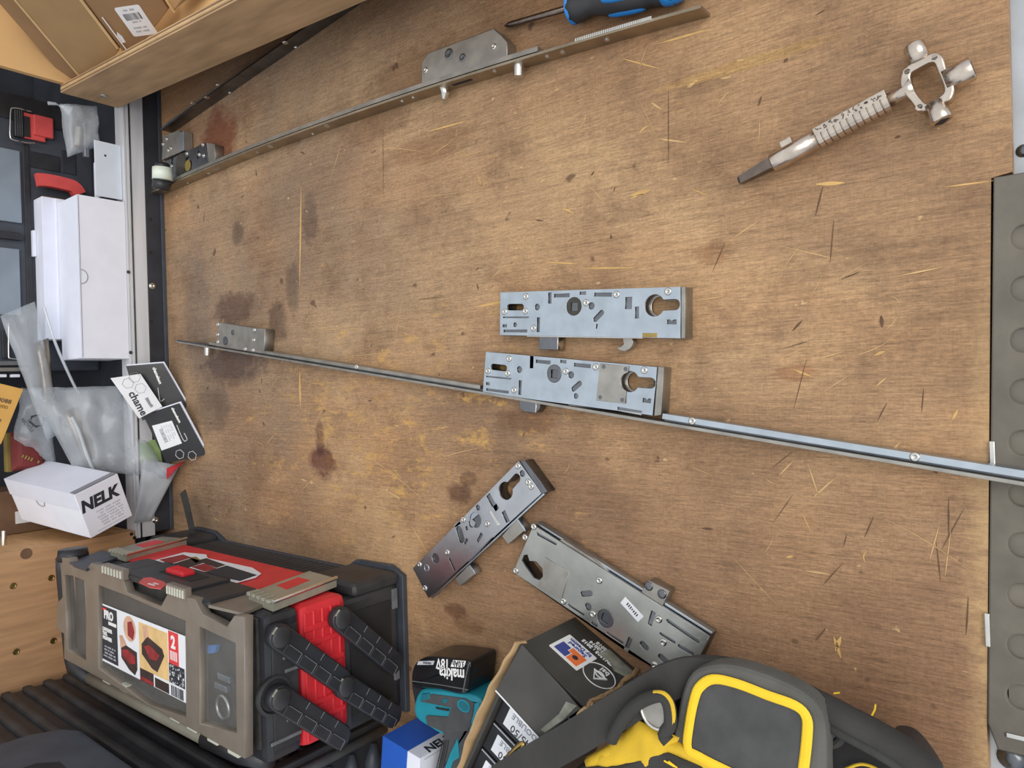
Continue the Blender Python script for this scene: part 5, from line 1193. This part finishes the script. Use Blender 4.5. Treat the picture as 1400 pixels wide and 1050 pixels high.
# small boxes inside
for k in range(4):
    y0 = -.028-k*.033
    sb = thing('cylinder_box', ['first', 'second', 'third', 'fourth'][k]+' small black box lettered DOUBLE counted from the carton flap', 'box', (CF @ Vector((wC/2, y0-.016, .003)))[:], 'small boxes in the open carton')
    put('box_body', boxw((.004, y0-.031, .0034), (wC-.005, y0, .0800), .0006), 'card_black', sb, CF)
    put('white_edge', boxw((.005, y0-.0018, .0799), (wC-.008, y0-.0008, .0806)), 'ink_light', sb, CF)
    lc = [P(x-k*17.5, y+k*36, .0802) for x, y in ((675.5, 960), (703, 995.6), (691, 1014.5), (664, 977))]
    lo_ = [CFI @ q for q in lc]; cx = sum(v.x for v in lo_)/4; cx = min(max(cx, .028), .06)
    F_ = CF @ fr((.034, y0-.0165, .0801), (-1, 0, 0), (0, 0, 1))
    lb_ = put('box_label', prism(rrect(.041, .0195, .0005), 0, .0004), 'paper', sb, F_)
    put('lettering', text('45/50', .0105), 'ink', lb_, F_ @ Matrix.Translation((0, .0052, .0005)))
    put('lettering', text('DOUBLE', .0080), 'ink_grey', lb_, F_ @ Matrix.Translation((0, -.0058, .0005)))

# ================================================================== YELLOW AND BLACK TOOL BAG
BG = thing('tool_bag', 'black tool bag with yellow piping and yellow side panel, bottom edge', 'tool bag', (-.20, -.36, 0))
fpx = [(838, 1000), (880, 952), (940, 916), (1000, 918), (1080, 946), (1150, 984), (1220, 1016), (1285, 1058)]
def bagring(z, dy, k):
    f_ = outl([(x, y+dy) for x, y in fpx], z)
    bk = [Vector((-.05, -.40, z)), Vector((-.06, -.50, z)), Vector((-.20, -.54, z)), Vector((-.34, -.50, z)), Vector((-.345, -.40, z))]
    c_ = Vector((-.2, -.40, z)); return f_+[c_+(q-c_)*k for q in bk]
bm = bmesh.new(); rings(bm, [bagring(.0006, 34, .90), bagring(.02, 20, .95), bagring(.05, 6, 1), bagring(.074, 0, 1), bagring(.082, 4, .97)])
bmesh.ops.recalc_face_normals(bm, faces=bm.faces); put('bag_body', bm, 'fabric_black', BG, smooth=False)
rim = outl([(860, 972), (885, 946), (915, 922), (950, 912), (1000, 916), (1060, 934), (1110, 958), (1160, 984), (1205, 1008), (1245, 1034), (1275, 1062)], .092)
put('top_band', tube(spline(rim, 4), .0085, 10, flat=1.3), 'fabric_black', BG, smooth=True)
put('band_edge', tube(spline([p+Vector((0, -.0080, .006)) for p in rim[4:]], 4), .0038, 8), 'webbing', BG, smooth=True)
put('bag_interior_shade', slab(outl([(1128, 985), (1150, 990), (1190, 1015), (1235, 1060), (1250, 1100), (1120, 1100)], .086), .004), 'hole', BG)  # black slab on the solid body stands in for the shaded opening
put('inner_pocket', tube(spline(outl([(1120, 990), (1140, 985), (1152, 995), (1148, 1012), (1138, 1018)], .092), 4), .0030, 8), 'fabric_black', BG)
put('pouch', slab(spline(outl([(1122, 992), (1140, 990), (1146, 1002), (1138, 1012), (1124, 1012)], .094), 3, True), .008, bev=.002), 'plastic_dark2', BG)
put('inner_edging', tube(spline(outl([(1155, 1052), (1175, 1045), (1192, 1048), (1206, 1056)], .090), 4), .0010, 6), 'fabric_yellow', BG)
ZF = .112
def flap_o(z): return outl([(922, 1012), (924, 985), (931, 950), (944, 922), (968, 911), (1000, 910), (1040, 921), (1085, 940), (1114, 962), (1127, 990), (1129, 1045), (1122, 1110), (1050, 1090), (960, 1038)], z)
fp = put('flap_pocket', slab(spline(flap_o(ZF), 4, True), .016, bev=.005), 'fabric_mesh', BG, label='padded black flap pocket with yellow piping')
pip = outl([(941, 1022), (943, 990), (950, 955), (958, 938), (976, 928), (1008, 934), (1050, 950), (1088, 964), (1103, 980), (1104, 1005), (1099, 1050), (1092, 1085), (1030, 1068), (985, 1048), (958, 1034)], ZF+.0008)
put('flap_panel', slab(spline(pip, 4, True), .003, bev=.001), 'fabric_grey', fp)
put('yellow_piping', tube(spline([p+Vector((0, 0, .001)) for p in pip], 4, True), .0034, 8, loop=True, flat=.4), 'piping_yellow', fp)
put('yellow_panel', pillow(outl([(798, 1048), (872, 984), (930, 1008), (900, 1060)], .111), .012, .003, 14, freq=40, seed=4), 'fabric_yellow', BG, smooth=True, label='yellow fabric side panel')
put('yellow_fold', tube(spline(outl([(806, 1044), (850, 1022), (890, 1016), (925, 1022), (960, 1040), (990, 1056)], .110), 4), .0055, 8), 'fabric_yellow', BG, smooth=True)
put('lower_pocket', slab(spline(outl([(780, 1056), (840, 1048), (880, 1034), (905, 1030), (930, 1040), (965, 1058), (960, 1110), (780, 1110)], .118), 3, True), .03, bev=.005), 'fabric_black', BG)
for a_, b_ in (((908, 1040), (922, 1048)), ((914, 1041), (926, 1050))): put('stitch', tube(outl([a_, b_], .1192), .0007, 6), 'piping_yellow', BG)
c_ = P(898, 973, .118)
put('metal_ring', tube([c_+Vector((.0128*math.cos(2*math.pi*i/24), .0128*math.sin(2*math.pi*i/24), 0)) for i in range(24)], .0014, 8, loop=True), 'steel_bright', BG, smooth=True)
put('ring_disc', slab([c_+Vector((.0122*math.cos(2*math.pi*i/24), .0122*math.sin(2*math.pi*i/24), -.0002)) for i in range(24)], .004), 'zinc_dull', BG)
put('ring_cord', tube(spline(outl([(836, 1012), (850, 985), (868, 965), (888, 954), (906, 952), (915, 966), (916, 990), (908, 1004), (914, 1014)], .122), 4), .0048, 10), 'webbing', BG, smooth=True)
put('cord_edging', tube(spline(outl([(894, 947), (908, 948), (918, 960), (921, 978), (918, 992)], .124), 4), .0016, 6), 'fabric_yellow', BG)
put('corner_pad', pillow(outl([(845, 985), (900, 945), (915, 1000), (860, 1005)], .096), .02, .002, 8), 'fabric_black', BG, smooth=True)
sp_ = spline([P(x, y, z) for x, y, z in ((680, 1070, .122), (720, 1046, .121), (770, 1018, .119), (820, 988, .116), (862, 962, .112), (905, 936, .106), (950, 922, .100), (985, 935, .094))], 5)
put('shoulder_strap', ribbon(sp_, .027, .0035, (.55, .80, -.1)), 'webbing', BG, label='woven black shoulder strap')
put('strap_buckle', tube(spline(outl([(688, 1052), (690, 1040), (700, 1028), (712, 1017), (716, 1019), (708, 1034)], .117), 4), .0020, 8), 'brass', BG, smooth=True)
for pts in ([(1192, 978), (1196, 970), (1197, 963)], [(1140, 948), (1148, 947)]  ): put('loose_thread', tube(outl(pts, .090), .0006, 6), 'fabric_yellow', BG)
put('side_tab', slab(spline(outl([(1215, 1012), (1230, 1008), (1248, 1016), (1268, 1040), (1285, 1072), (1260, 1075), (1225, 1038)], .060), 3, True), .02, bev=.004), 'plastic_black', BG)
